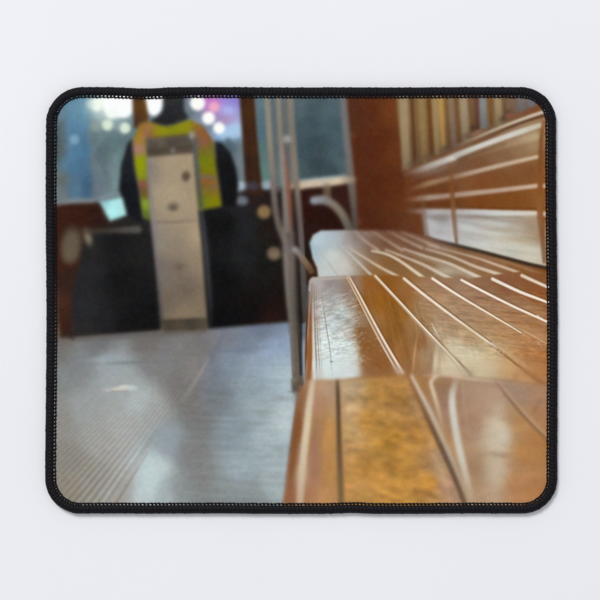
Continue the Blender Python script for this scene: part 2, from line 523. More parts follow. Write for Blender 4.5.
# worn patches, a scrap and a dim row of studs on the floor
stroke([(104, 364, 3, 126, 136, 142, .2), (125, 363, 3.5, 126, 136, 142), (150, 362, 3, 122, 124, 126, .8), (185, 361, 3, 120, 120, 120, .2)], 2, alpha=0.7)
stroke([(84, 361, 3, 168, 180, 184, .3), (110, 358, 5, 160, 174, 180), (140, 356, 4, 140, 148, 152, .3)], 3, alpha=.6)
for k in range(9):
    ell(108 + k * 5.0, 362.5 - k * 0.1, 1.5, 1.5, (118, 126, 130), 1.2, alpha=0.22)
ell(120, 389, 9, 2.3, (212, 208, 194), 1.6, -4, 0.9); ell(124, 386.5, 5, 1.6, (222, 222, 214), 1.2, -3, 0.8)
ell(132.5, 388, 4.5, 2.6, (206, 216, 214), 1.8, 0, 0.7); stroke([(112, 391.5, 1.2, 150, 142, 128), (126, 391, 1.2, 156, 152, 142)], 0.9, alpha=0.7)
ell(107, 390, 3, 1.5, (195, 200, 196), 1.5, alpha=.6)
ell(163, 347, 5, 2.5, (138, 132, 132), 2, alpha=.5); ell(180, 347, 4, 2.5, (138, 134, 134), 2, alpha=.5)
glow(272, 351, 16, 8, (150, 174, 202), 0.4, -5); glow(262, 358, 30, 3, (152, 172, 192), 0.3, -5); glow(286, 385, 8, 14, (196, 212, 216), 0.4)
INK *= (1 + np.where(FLM, vnoise(4, 2.4, 13, 0, 3) * 0.07, 0))[..., None]
stroke([(212, 352, 3, 106, 116, 136, .3), (240, 350, 4, 108, 122, 142), (280, 346, 4, 122, 138, 162, .4)], 2.6, alpha=.5)
for (x, y, rx, ry, c, a) in [(262, 412, 14, 3, (140, 148, 146), .5), (283, 398, 8, 2.5, (140, 152, 152), .5), (253, 424, 16, 3.5, (134, 146, 148), .4), (278, 449, 7, 2, (134, 148, 150), .45),
                             (240, 440, 12, 2, (150, 172, 180), .5), (262, 457, 12, 2, (142, 160, 164), .4), (250, 484, 18, 3, (140, 154, 156), .45), (284, 428, 6, 10, (196, 212, 214), .5),
                             (288, 374, 4, 7, (190, 206, 212), .5), (265, 478, 5, 12, (172, 190, 194), .4), (150, 480, 8, 16, (202, 222, 226), .45), (235, 418, 18, 2.5, (150, 172, 182), .4)]:
    glow(x, y, rx, ry, c, a)

# ---- wood and gear under the window, left
poly([(40, 203), (128, 196), (150, 215), (160, 320), (158, 333), (40, 339)], [
    (60, 215, 62, 34, 25), (85, 218, 60, 32, 24), (100, 222, 50, 30, 25), (62, 260, 66, 36, 26), (62, 300, 72, 44, 32), (70, 325, 62, 38, 28),
    (130, 205, 34, 34, 38), (135, 225, 42, 42, 40), (110, 232, 46, 42, 38), (82, 290, 40, 38, 38), (80, 240, 58, 40, 30), (70, 285, 56, 38, 32)], 2.0, reg='printed_console')
poly([(86, 229), (141, 226), (154, 240), (160, 330.5), (120, 333), (72, 336.5), (72, 300), (79, 268)], [
    (110, 245, 31, 31, 32), (120, 280, 29, 29, 29), (140, 250, 36, 36, 35), (90, 270, 42, 42, 45), (85, 310, 44, 44, 47), (100, 320, 38, 38, 40), (150, 320, 26, 26, 26),
    (130, 325, 28, 27, 27), (92, 245, 44, 42, 42), (82, 330, 46, 44, 44)], 3.0)
poly([(72, 337.5), (160, 330.3), (206, 328.3), (206, 334), (72, 342)], [(80, 340, 112, 108, 104), (120, 335, 108, 106, 106), (160, 332, 108, 102, 98), (200, 330, 112, 106, 102)], 1.4, alpha=.9)
ell(71, 245, 9.5, 16, (98, 88, 70), 4.5, 8, 0.95); ell(70, 255, 7, 8, (104, 94, 74), 4, 0, 0.6)
ell(88, 237, 3.6, 8, (128, 118, 98), 2.2, -14, 0.9)
stroke([(84, 231, 5, 80, 66, 54), (105, 231, 5, 66, 58, 52), (125, 230, 6, 84, 80, 74), (138, 229.5, 7.5, 90, 86, 78)], 1.8, alpha=0.9)
stroke([(88, 252, 3, 34, 32, 34), (84, 262, 4, 36, 36, 40)], 3, alpha=.5)
stroke([(53, 203, 5, 116, 122, 124), (75, 201, 5, 122, 132, 138), (95, 200, 5, 116, 128, 134), (112, 195, 6, 122, 140, 146), (125, 192, 5, 104, 122, 126, .5)], 2.0)
poly([(99, 201.5), (123.5, 196.5), (131, 213.5), (110, 221)], [(103, 203, 140, 190, 198), (112, 208, 170, 238, 236), (122, 204, 176, 226, 222), (118, 216, 158, 226, 224), (128, 213, 176, 224, 224)], 2.0, reg='printed_screen')
glow(112, 212, 6, 5, (188, 248, 242), 0.6)
stroke([(55, 280, 3, 92, 68, 56), (55, 310, 4, 112, 90, 76), (57, 337, 6, 122, 104, 88)], 2.0, alpha=0.9)
stroke([(66, 318, 4, 60, 36, 28), (72, 338, 4, 62, 40, 32)], 2.5, alpha=.7)

# ---- console and shadow, right of the fare box
poly([(196, 206), (222, 200), (246, 190), (262, 186), (300, 186), (300, 321), (207, 329)], [
    (225, 225, 25, 25, 26), (225, 280, 24, 24, 25), (247, 260, 36, 38, 40), (247, 230, 38, 40, 43), (225, 320, 22, 22, 23), (265, 230, 38, 32, 28), (262, 265, 32, 30, 28),
    (280, 300, 34, 26, 24), (270, 316, 44, 27, 23), (256, 198, 46, 34, 32), (275, 225, 36, 30, 28), (240, 205, 40, 40, 44), (290, 215, 40, 30, 28), (255, 310, 26, 24, 24)], 2.0, reg='printed_console#2')
# brown posts
poly([(238.5, 85), (254, 85), (258, 140), (263, 196), (246, 194), (243, 150)], [(242, 105, 60, 40, 26), (248, 110, 74, 46, 24), (252, 125, 62, 40, 26), (251, 150, 66, 42, 26), (254, 180, 60, 38, 26), (246, 160, 52, 36, 28)], 1.3, reg='printed_post')
stroke([(247, 95, 3, 84, 52, 26), (252, 140, 3, 78, 48, 26), (256, 190, 3, 66, 42, 28)], 2, alpha=.5)
ell(239, 185.5, 7.5, 4.2, (166, 180, 190), 1.6, 3); ell(252, 186, 6.5, 4.2, (66, 66, 82), 2.0, 0, 0.8)
ell(242, 200.5, 6, 4.6, (112, 118, 128), 1.8, 8, 0.9); stroke([(222, 204, 5, 62, 64, 70, .6), (236, 202, 5, 92, 96, 104)], 1.8, alpha=0.8)

# ---- glass right of the post, poles
poly([(254, 85), (300, 85), (300, 183), (263, 190), (258, 140)], [(258, 105, 92, 118, 124), (262, 130, 78, 106, 118), (264, 150, 86, 114, 114), (266, 172, 92, 124, 118), (263, 118, 84, 110, 118), (284, 120, 92, 100, 102), (284, 150, 88, 94, 96)], 1.4, reg='printed_window#2', s=4)
ell(267, 185, 5.5, 4.5, (146, 162, 172), 1.8)
poly([(291, 85), (345, 85), (349, 182), (296, 186)], [
    (298, 104, 76, 96, 102), (315, 104, 68, 92, 98), (336, 106, 76, 102, 110), (312, 128, 62, 86, 94), (330, 125, 66, 92, 100), (322, 145, 54, 76, 82), (308, 150, 58, 80, 88),
    (318, 165, 50, 70, 74), (336, 150, 66, 90, 98), (342, 165, 74, 98, 104), (304, 172, 62, 84, 90), (330, 172, 56, 76, 80), (300, 130, 66, 88, 98)], 1.6, reg='printed_window#3')
modulate([(294, 97), (344, 97), (348, 178), (298, 180)], 3, vnoise(12, 14, 21, 0, 3) * 0.22)
# wood below the ledge and the dark space under it
poly([(296, 184), (352, 182), (362, 240), (362, 285), (296, 285)], [(320, 195, 52, 28, 23), (310, 215, 48, 24, 20), (330, 222, 46, 24, 20), (345, 195, 58, 32, 26), (305, 250, 36, 26, 22), (308, 270, 60, 40, 28), (312, 232, 46, 28, 24)], 1.5, reg='printed_console#3')

# ---- red brown panel and seat back
poly([(345, 85), (398, 85), (402, 160), (412, 175), (425, 240), (356, 240), (353, 190)], [
    (356, 115, 84, 45, 30), (370, 110, 92, 46, 24), (392, 112, 112, 58, 24), (380, 140, 92, 44, 22), (365, 150, 86, 42, 24), (396, 150, 104, 52, 24), (375, 185, 86, 42, 22),
    (395, 190, 94, 46, 22), (365, 215, 84, 40, 22), (390, 222, 92, 46, 24), (410, 200, 108, 56, 26), (408, 225, 100, 56, 34), (378, 228, 82, 40, 22)], 2.0, reg='printed_wall_panel')
BK = [(480, 168, 122, 80, 50), (500, 158, 132, 96, 66), (520, 151, 146, 112, 76), (533, 146, 160, 132, 94), (480, 182, 126, 70, 35), (500, 180, 126, 76, 38), (520, 174, 128, 80, 45),
      (528, 172, 126, 76, 40), (430, 186, 112, 62, 30), (415, 180, 102, 54, 28), (480, 203, 122, 66, 24), (515, 203, 128, 72, 25), (450, 204, 104, 56, 24), (410, 192, 106, 56, 28),
      (440, 172, 112, 76, 54), (460, 164, 116, 82, 58), (425, 205, 100, 54, 25), (540, 190, 142, 86, 36), (542, 160, 134, 84, 44), (500, 203, 124, 70, 25), (468, 181, 128, 80, 45), (440, 191, 108, 58, 26)]
poly([(402, 164), (430, 150), (470, 134), (505, 120), (552, 100), (552, 280), (538, 262), (500, 245), (436, 240), (420, 236), (408, 214)], BK, 2.0, reg='printed_bench_back')
# upright slats above the seat back
poly([(395, 85), (560, 85), (560, 96), (545, 108), (505, 126), (470, 142), (440, 155), (402, 171), (399, 130)],
     [(402, 110, 132, 105, 72), (440, 110, 140, 108, 66), (470, 110, 118, 88, 62), (500, 105, 124, 98, 70), (525, 105, 112, 92, 82), (415, 155, 110, 84, 56), (450, 140, 108, 80, 58)], 1.8, reg='printed_bench_back')
def slat(x, w, c, yb, soft=1.3, lean=4.0, a=1.0):
    stroke([(x, 84, w) + c + (a,), (x + lean * 0.5, (84 + yb) / 2, w * 0.97) + c + (a,), (x + lean, yb, w * 0.9) + tuple(int(v * 0.86) for v in c) + (a,)], soft)
slat(402.5, 8.5, (158, 134, 98), 166); slat(411, 3.5, (92, 56, 28), 162); slat(415.5, 3, (122, 88, 50), 160, a=.7)
slat(420.5, 6.5, (146, 116, 72), 160); slat(428, 4.6, (106, 62, 26), 154); slat(433.5, 6, (156, 130, 88), 152)
slat(439.5, 5, (180, 138, 72), 149); slat(445, 2.6, (112, 78, 40), 146); slat(450, 4.5, (134, 110, 92), 144); slat(455, 3, (112, 74, 42), 142)
slat(462, 8, (156, 136, 108), 138); slat(469.5, 3.5, (116, 84, 46), 132); slat(475.5, 5, (102, 66, 56), 128, lean=2); slat(482, 7, (130, 130, 130), 126, lean=2)
slat(489.5, 4, (126, 84, 42), 124, lean=2); slat(497, 7, (158, 134, 96), 122, lean=2); slat(503.5, 3, (116, 86, 56), 116, lean=2); slat(511, 5, (128, 100, 76), 113, lean=2)
slat(520, 9, (124, 114, 110), 108, lean=2); slat(530, 8, (128, 124, 126), 104, lean=1)
# dark feet of the slats and their turned ends
for (x, y, r, c) in [(412, 164, 7, (96, 76, 58)), (427, 157, 7, (98, 76, 56)), (446, 148, 7, (84, 66, 54)), (470, 135, 7, (84, 62, 48)), (473, 128, 4, (70, 46, 36)), (505, 118, 6, (70, 44, 34)), (508, 112, 3.5, (88, 62, 46)), (490, 130, 5, (104, 74, 52))]:
    glow(x, y, r, 3.2, c, 0.75, -24)
ell(476, 133, 6, 2.2, (150, 106, 84), 1.8, -20, .8); ell(510, 116, 5, 3, (132, 84, 62), 1.6, -10, .9)
stroke([(510, 121, 6, 124, 72, 44, .5), (525, 115, 8, 128, 74, 42), (548, 106, 9, 122, 66, 34)], 2.0, alpha=0.9)
# rails
stroke([(455, 147, 3, 128, 104, 84, .5), (480, 136, 3, 164, 142, 116), (505, 125.6, 3, 190, 174, 150), (530, 116.5, 3.4, 204, 192, 170), (552, 109, 3.4, 200, 186, 164)], 1.0)
stroke([(468, 146, 3, 112, 84, 64, .5), (500, 131.5, 3, 104, 72, 48), (525, 121.5, 2.6, 92, 60, 38), (552, 113, 3, 96, 62, 38)], 1.0)
stroke([(500, 134, 2.5, 150, 130, 110, .4), (525, 124.5, 2.5, 160, 136, 112, .8), (552, 117, 3, 170, 120, 84)], 1.0, alpha=.8)
stroke([(405, 174, 5, 120, 98, 84, .3), (425, 168, 7, 168, 156, 146, .9), (445, 160.5, 6.4, 194, 188, 178), (454, 157.2, 6.6, 216, 212, 200)], 1.6)
stroke([(456, 155.4, 6, 186, 180, 172), (475, 148.0, 5.4, 204, 200, 192), (500, 138.8, 5.6, 208, 205, 196), (520, 131.8, 5.8, 206, 202, 188), (541, 124.9, 5, 200, 188, 164)], 1.3)
stroke([(412, 179, 5, 118, 92, 78, .4), (435, 170, 6, 130, 108, 94), (455, 164, 5, 132, 104, 86, .5)], 2.4, alpha=.7)
stroke([(470, 155.5, 4, 156, 126, 102, .5), (500, 146.5, 6, 168, 140, 112, .6), (525, 139, 8, 190, 166, 132, .8), (536, 136, 8, 202, 180, 142, .8)], 3.0, alpha=.8)
stroke([(457, 160, 1.6, 104, 72, 50, .7), (480, 152.5, 1.6, 108, 78, 56, .8), (505, 144, 1.6, 118, 88, 62, .6)], .9)
# grooves of the seat back that catch the light
stroke([(412, 189, 4, 132, 92, 62, .3), (430, 183, 5, 156, 120, 88), (452, 177.5, 4.5, 152, 118, 92, .9), (470, 173, 4.5, 178, 152, 130), (500, 165.5, 4.2, 192, 166, 142), (537, 156.8, 3.8, 204, 180, 150)], 1.2)
stroke([(406, 200, 4, 130, 84, 56, .2), (425, 198, 5.5, 160, 132, 116), (448, 195.8, 5, 166, 138, 120), (470, 193.4, 5, 180, 152, 132), (500, 190.2, 4.6, 184, 156, 134), (537, 185.8, 4.2, 206, 180, 152)], 1.2)
# lower seat back, shining white
poly([(422, 209), (470, 210), (536, 211), (541, 235), (547, 268), (520, 260.5), (498, 255), (478, 249.5), (455, 244), (438, 240), (425, 235)], [
    (432, 226, 184, 184, 186), (445, 236, 186, 186, 186), (470, 226, 188, 190, 188), (480, 240, 192, 192, 186), (500, 224, 186, 187, 181), (518, 224, 184, 176, 160), (532, 226, 164, 144, 118),
    (510, 244, 192, 190, 174), (530, 254, 206, 202, 182), (540, 234, 164, 130, 100), (538, 258, 200, 190, 166), (495, 238, 196, 194, 182), (500, 250, 198, 194, 178), (470, 216, 160, 154, 148), (440, 216, 150, 144, 142), (520, 216, 164, 152, 136)], 1.6, reg='printed_bench_back', s=5)
modulate([(430, 216), (536, 216), (540, 258), (480, 248)], 3, vnoise(26, 3, 31, 8, 3) * 0.2)
for (x, y, rx, ry, c, a) in [(505, 230, 26, 3, (172, 152, 128), .6), (478, 236, 24, 3, (172, 160, 146), .5), (520, 240, 18, 3, (180, 156, 124), .6), (528, 223, 12, 5, (168, 136, 104), .6), (500, 246, 24, 2, (206, 204, 192), .5),
                             (470, 228, 16, 2, (198, 198, 196), .5), (440, 232, 10, 3, (166, 160, 158), .5), (530, 250, 10, 3, (206, 198, 176), .6), (492, 219, 40, 2.4, (150, 132, 116), .6), (440, 219, 12, 2, (134, 122, 116), .6)]:
    glow(x, y, rx, ry, c, a, 6)
stroke([(408, 211, 4, 124, 92, 76, .3), (430, 211.5, 5, 172, 166, 164), (450, 211.5, 5, 178, 172, 168, .9), (475, 211.8, 5, 192, 190, 188), (505, 213, 5, 206, 204, 198), (537, 213.2, 4.2, 214, 204, 186)], 1.1)
stroke([(425, 216.5, 2.4, 130, 116, 108, .6), (480, 217, 2.4, 142, 130, 120, .8), (520, 217.4, 2.2, 150, 132, 112, .7)], 1.1, alpha=.8)
stroke([(424, 207.5, 1.8, 102, 60, 30), (480, 207.8, 2, 106, 58, 22), (537, 209, 2, 118, 64, 24)], .9, alpha=.8)
# seams of the seat back
stroke([(451, 165, 3, 124, 82, 52, .5), (452, 190, 4.5, 126, 74, 34), (453.5, 212, 4.5, 130, 88, 56), (456.5, 243, 3.2, 124, 96, 76)], 1.2, alpha=0.9)
stroke([(449.5, 214, 1.6, 196, 192, 190), (453, 240, 1.6, 206, 204, 200)], 1.0, alpha=.6)
stroke([(423, 196, 4, 112, 70, 42, .3), (424, 218, 5, 124, 96, 84), (427, 236, 4, 110, 88, 76)], 2.4, alpha=.7)
stroke([(543, 122, 3, 150, 96, 58), (541, 145, 4, 126, 76, 38), (540, 185, 5, 138, 80, 34), (539.5, 213, 5, 146, 92, 48), (541, 235, 3, 132, 92, 66), (544, 262, 3, 126, 88, 62)], 1.2, alpha=0.9)
stroke([(546.5, 128, 2.4, 184, 134, 92), (546, 180, 3, 150, 88, 36), (546, 214, 3, 152, 100, 52), (547, 240, 3.4, 196, 172, 146), (548, 262, 2.5, 180, 150, 120)], 1.0, alpha=.9)
ell(544.5, 186, 1.6, 2.2, (210, 182, 152), .8); ell(544.8, 213.8, 1.8, 2.4, (214, 196, 172), .8)
# edge of glass, ledge and grab handle
stroke([(342, 84, 7, 118, 112, 110), (346, 130, 7, 116, 112, 112), (351, 180, 7.5, 112, 104, 98), (354, 210, 6, 92, 82, 76), (355.5, 235, 6, 84, 70, 62)], 1.6, alpha=.95)
stroke([(293, 187.5, 8, 172, 152, 132), (305, 184.5, 8, 204, 182, 156), (325, 182.5, 8, 198, 182, 158), (340, 180.6, 8, 204, 184, 154), (353, 179.5, 6, 164, 144, 122, .6)], 1.5)
stroke([(300, 180.5, 2.6, 176, 184, 182, .6), (320, 178.8, 3, 180, 190, 190), (345, 175.6, 3, 164, 168, 166, .7)], 1.3, alpha=.8)
stroke([(327, 187, 8, 138, 120, 96, .8), (327, 198, 8, 118, 104, 84, .8)], 2.0, alpha=.8)
stroke([(314, 200.5, 8, 142, 148, 160), (324, 200, 8.4, 132, 130, 128), (334, 205, 8, 126, 116, 100), (342, 214, 8, 120, 110, 94), (347, 224, 8, 102, 94, 84), (350, 233, 8, 84, 78, 70)], 1.8, reg='printed_grab_handle')
ell(358.5, 222, 3.4, 3.4, (106, 62, 44), 1.2, alpha=.55); ell(353.5, 135.5, 3.2, 3.2, (112, 70, 52), 1.3, alpha=.4)

# ---- the driver
VC = [(149, 127, 146, 122, 66), (160, 131, 142, 138, 32), (172, 131, 132, 134, 34), (186, 125, 140, 138, 34), (198, 126, 132, 102, 50), (206, 133, 132, 88, 52), (200, 141, 126, 92, 76), (206, 150, 116, 104, 48),
      (206, 160, 114, 122, 32), (209, 170, 122, 122, 26), (208, 180, 128, 92, 52), (213, 186, 116, 96, 70), (213, 192, 128, 108, 44), (214, 200, 126, 128, 22), (140, 138, 152, 132, 46), (138, 149, 158, 122, 108),
      (141, 163, 142, 152, 26), (142, 175, 136, 144, 40), (143, 185, 120, 82, 72), (146, 192, 104, 88, 46), (146, 205, 134, 152, 54), (148, 214, 96, 110, 50), (147, 134, 132, 94, 66), (200, 200, 112, 118, 40)]
poly([(139, 124), (150, 121), (165, 126), (178, 124), (190, 119.5), (203, 126), (214, 142), (218, 165), (222, 190), (223, 206), (150, 220), (142, 218), (139, 197), (133.5, 165), (131, 146)], VC, 1.8, reg='printed_safety_vest', s=3.5, p=1.8)
poly([(164, 84), (183, 84), (184, 108), (188, 118), (176, 124), (163, 125.5), (151, 121), (158, 116), (163, 108)], [(172, 100, 50, 52, 50), (178, 110, 46, 48, 50), (166, 112, 44, 46, 48), (170, 121, 36, 36, 38), (156, 120, 40, 40, 44), (183, 118, 42, 42, 46)], 1.8, True, reg='printed_person')
poly([(132, 139), (127.5, 143), (121, 165), (119, 190), (123, 200), (127, 216), (143, 222), (139.5, 196), (134.5, 166)], [(126, 165, 36, 38, 44), (130, 190, 28, 30, 35), (134, 210, 28, 30, 34), (130, 150, 36, 38, 42)], 1.8, reg='printed_person')
poly([(215, 141), (222, 143), (230, 152), (236, 168), (238.5, 185), (236, 206), (222, 207), (219.5, 186), (216, 165)], [(226, 165, 28, 28, 30), (230, 190, 26, 26, 28), (220, 150, 32, 34, 38)], 1.8, reg='printed_person')
stroke([(147, 125, 3, 186, 112, 58, .5), (142, 134, 3, 188, 112, 56), (137, 147, 3, 176, 108, 66, .8)], 1.6, alpha=.6)
stroke([(151, 126, 3, 170, 104, 60, .7), (147, 138, 3, 172, 106, 70, .8)], 1.6, alpha=.5); stroke([(148, 128, 2, 150, 138, 140), (143, 140, 2.4, 156, 140, 142)], 1.5, alpha=.5)
stroke([(194, 123, 3, 166, 96, 48, .6), (203, 134, 3.6, 168, 98, 54), (206, 147, 3, 158, 96, 54, .6)], 1.8, alpha=.6); stroke([(199, 131, 4, 122, 108, 104, .5), (203, 144, 5, 124, 104, 96)], 2, alpha=.5)
stroke([(198, 180, 3, 166, 96, 44), (216, 183, 3, 158, 92, 44)], 1.6, alpha=.6); stroke([(198, 175.5, 3, 118, 112, 104), (215, 178, 3, 118, 110, 102)], 1.6, alpha=.6)
stroke([(140, 183, 3, 152, 92, 88), (145, 186, 3, 142, 88, 82)], 1.5, alpha=.6); stroke([(196, 165, 3, 96, 104, 40, .5), (196, 200, 3, 86, 92, 42, .5)], 2, alpha=.5)
glow(138, 148, 4, 4, (168, 128, 116), .6); glow(147, 128, 4, 5, (150, 110, 76), .5); glow(203, 137, 8, 5, (134, 92, 60), .5, 30); glow(205, 182, 7, 3, (134, 94, 56), .6, 8); glow(206, 177, 7, 2, (112, 102, 92), .5, 8)
glow(141, 166, 3, 8, (148, 160, 24), .5); glow(185, 125, 9, 4, (146, 142, 34), .5)

# ---- the fare box
poly([(146, 139), (192, 135), (197, 200), (202, 250), (208, 330), (163, 332), (155, 255), (150, 205)], [
    (150, 170, 140, 128, 112), (170, 166, 166, 146, 116), (188, 166, 168, 144, 112), (170, 195, 170, 150, 118), (190, 196, 168, 146, 116), (175, 214, 164, 144, 116), (172, 228, 150, 132, 108),
    (175, 246, 142, 126, 104), (175, 270, 122, 107, 90), (200, 236, 174, 150, 116), (202, 260, 150, 130, 102), (168, 300, 116, 101, 85), (184, 316, 134, 116, 90), (204, 305, 128, 110, 86), (156, 235, 138, 128, 118), (160, 270, 116, 106, 98), (185, 290, 112, 98, 82)], 1.6, reg='printed_fare_box')
poly([(146, 140), (168, 137), (191, 135), (195, 153), (147, 157)], [(152, 143, 84, 76, 66), (160, 141, 104, 94, 80), (172, 144, 78, 70, 58), (186, 141, 84, 74, 62), (155, 152, 72, 62, 50), (180, 152, 86, 76, 62)], 1.6)
stroke([(147, 139, 3, 98, 82, 66), (170, 136.5, 3, 92, 78, 58), (190, 135, 3, 86, 76, 62)], 1.4, alpha=.7)
stroke([(147, 150.5, 2.4, 64, 56, 46), (170, 149, 2.4, 72, 62, 52), (193, 147, 2.4, 66, 60, 52)], 1.2, alpha=.7)
ell(173, 150.5, 2.8, 2.8, (124, 116, 104), 1.2, alpha=.8); ell(192, 135, 3.2, 4, (152, 152, 152), 1.8, alpha=.85)
stroke([(194.5, 140, 4.5, 92, 92, 94), (197, 170, 5, 84, 88, 92), (199, 190, 5, 78, 82, 80), (201, 206, 5, 66, 70, 74, .6)], 1.6, alpha=.9)
stroke([(201, 206, 3, 88, 94, 102, .6), (206, 250, 4, 74, 78, 84), (210, 300, 4, 58, 60, 64), (211, 325, 3, 50, 52, 56, .5)], 2.2, alpha=.8)
stroke([(148, 160, 5, 128, 122, 118), (151, 200, 5, 134, 126, 122), (155, 240, 5, 128, 120, 118), (160, 290, 4, 98, 92, 92), (162, 318, 4, 82, 76, 72)], 1.8, alpha=.75)
ell(186, 176.3, 4, 5, (84, 66, 54), 1.8, 10, .9); ell(173, 206.8, 5.5, 4.2, (104, 90, 74), 2.2, -8, .75); ell(174, 208, 3, 2, (84, 72, 60), 1.6, 0, .6)
stroke([(187, 182, 3, 140, 118, 94, .5), (189, 200, 3, 146, 124, 98, .4)], 2, alpha=.6)
stroke([(157, 222.5, 1.6, 118, 104, 84), (175, 222, 1.8, 112, 98, 78), (197, 220.5, 1.4, 140, 122, 96)], 1.0, alpha=.8)
stroke([(158, 226, 1.6, 164, 146, 120, .6), (197, 224, 1.6, 176, 154, 122)], 1.2, alpha=.7)
glow(179, 267, 4, 3, (98, 80, 66), .7); glow(170, 300, 5, 14, (112, 94, 78), .4); glow(196, 275, 3, 20, (130, 106, 84), .35)
poly([(161, 319.5), (207.5, 317.5), (207, 330), (164, 332)], [(170, 322, 70, 62, 50), (190, 322, 62, 56, 46), (180, 329, 86, 74, 56), (203, 326, 82, 74, 58)], 1.3, reg='printed_fare_box')
stroke([(163, 325, 1.2, 88, 78, 60), (206, 323, 1.2, 84, 76, 60)], .9, alpha=.7)

# ---- poles
stroke([(266.5, 84, 5.2, 142, 134, 122), (269, 130, 5, 148, 136, 118), (272.5, 175, 5.5, 128, 116, 106), (275, 205, 6, 106, 96, 88), (278.5, 225, 6, 104, 94, 84), (284, 240, 6, 96, 86, 76)], 1.1, reg='printed_pole')
stroke([(277.5, 84, 4.4, 148, 140, 126), (280, 130, 4.6, 138, 128, 114), (283, 165, 6, 140, 130, 124), (285.5, 195, 7, 132, 124, 120), (287, 230, 7, 120, 112, 106)], 1.1, reg='printed_pole#2')
stroke([(283.5, 84, 4, 104, 108, 106), (285, 130, 4, 98, 100, 98), (286.5, 155, 3, 92, 92, 90)], 1.2, alpha=.8)
stroke([(272, 84, 4, 92, 104, 108), (275, 140, 4, 94, 100, 102), (278.5, 190, 4, 100, 98, 98)], 1.2, alpha=.75)
stroke([(289.5, 84, 6.6, 138, 130, 118), (292, 130, 6.6, 126, 116, 104), (295.5, 178, 7, 132, 118, 104), (299, 220, 7.5, 104, 94, 88), (301.5, 255, 7, 92, 84, 80), (303.5, 290, 6.5, 76, 72, 70), (305.5, 330, 6, 70, 66, 64)], 1.2, reg='printed_pole#3')
stroke([(285, 148, 2.6, 120, 84, 72, .5), (287.5, 175, 4, 134, 82, 64), (290, 205, 4.5, 132, 78, 56), (291.5, 235, 4, 116, 78, 62, .6)], 1.2, alpha=.9)
stroke([(293, 190, 3, 56, 42, 38), (296, 230, 4, 44, 34, 32), (299, 290, 4, 36, 30, 27), (302, 340, 3.4, 44, 40, 40), (303, 375, 3, 96, 108, 122, .5)], 1.2)
stroke([(286.6, 214, 9, 124, 114, 106, 0), (287.6, 236, 11.5, 118, 108, 100, .7), (289, 262, 12, 112, 102, 94), (291.5, 300, 11, 98, 90, 82), (295, 338, 9.5, 98, 88, 78), (296.5, 372, 9, 104, 92, 78), (298, 384, 9, 92, 80, 66)], 1.3, reg='printed_pole#2')
stroke([(284.5, 225, 3, 138, 132, 126, 0), (285.5, 245, 3, 138, 132, 126, .7), (287.5, 290, 3, 128, 122, 116), (292, 335, 2.6, 118, 110, 100), (294, 372, 2.4, 124, 114, 100)], 1.2, alpha=.7)
stroke([(293, 225, 3, 96, 82, 72, 0), (294, 245, 3, 96, 82, 72, .7), (296.5, 300, 3.2, 66, 58, 50), (299.4, 340, 3, 58, 46, 36), (301.5, 375, 3.6, 50, 38, 30)], 1.1, alpha=.9)
poly([(302, 324), (307, 322), (306, 362), (304.5, 384), (302.5, 376)], [(304, 330, 104, 112, 130), (304, 350, 138, 158, 180), (304, 370, 128, 150, 172)], 1.0)
poly([(292.5, 378), (302, 376), (303.5, 386), (299, 392), (293, 392), (291.5, 385)], [(296, 382, 122, 106, 86), (301, 386, 66, 50, 38), (295, 390, 92, 80, 66)], 1.1, True)
stroke([(288, 391.5, 1.4, 140, 142, 138, .6), (295, 392, 2, 106, 98, 84), (301, 390, 2, 72, 54, 40)], .8)
stroke([(290, 379.6, 1.2, 150, 150, 142, .6), (296, 380, 1.4, 142, 126, 104)], .7, alpha=.8)
stroke([(296, 393, 5, 120, 120, 114, .8), (294.5, 402, 4, 142, 146, 144, .4)], 2, alpha=.8)
ell(287, 139, 4, 4, (156, 156, 150), 1.1, alpha=.9)
ell(264, 212, 6.6, 6.6, (136, 108, 70), 2.0); ell(274, 253.5, 6.8, 6.6, (118, 102, 78), 2.2, alpha=.95); ell(275, 255, 4, 3.5, (132, 114, 88), 2, alpha=.5)
stroke([(295, 249.5, 6, 150, 142, 146), (299, 254, 5.6, 128, 116, 108), (306, 263, 6, 120, 98, 70), (311, 271, 6, 96, 70, 46)], 1.4)

# ---- far part of the seat
FS = [(318, 240, 182, 202, 210), (314, 248, 164, 186, 196), (333, 240, 172, 186, 192), (333, 256, 198, 204, 200), (342, 267, 196, 194, 184), (358, 238, 138, 118, 110), (328, 272, 194, 200, 196), (358, 258, 150, 132, 112),
      (348, 246, 162, 158, 154), (372, 262, 142, 108, 76), (390, 240, 112, 72, 52), (390, 262, 134, 92, 50), (378, 271, 146, 104, 54), (405, 271, 142, 98, 52), (420, 238, 114, 78, 58), (410, 246, 116, 78, 54), (440, 246, 126, 94, 68), (430, 262, 134, 98, 64), (452, 262, 136, 102, 68),
      (478, 256, 140, 98, 64), (520, 266, 134, 88, 48), (545, 272, 130, 78, 36), (500, 258, 142, 98, 62), (443, 274, 150, 124, 94), (490, 270, 142, 100, 66), (462, 246, 126, 86, 58), (430, 238, 124, 92, 74), (418, 275, 148, 112, 72), (470, 275, 146, 110, 74), (375, 246, 122, 88, 68), (400, 256, 130, 88, 54)]
poly([(309.5, 243), (313, 235), (321, 230.5), (345, 230), (404, 232.5), (426, 236), (455, 245), (480, 251), (500, 256.5), (552, 270), (552, 288), (316, 288), (318, 276), (317, 268), (312.5, 258)], FS, 1.6, reg='printed_bench', s=5)
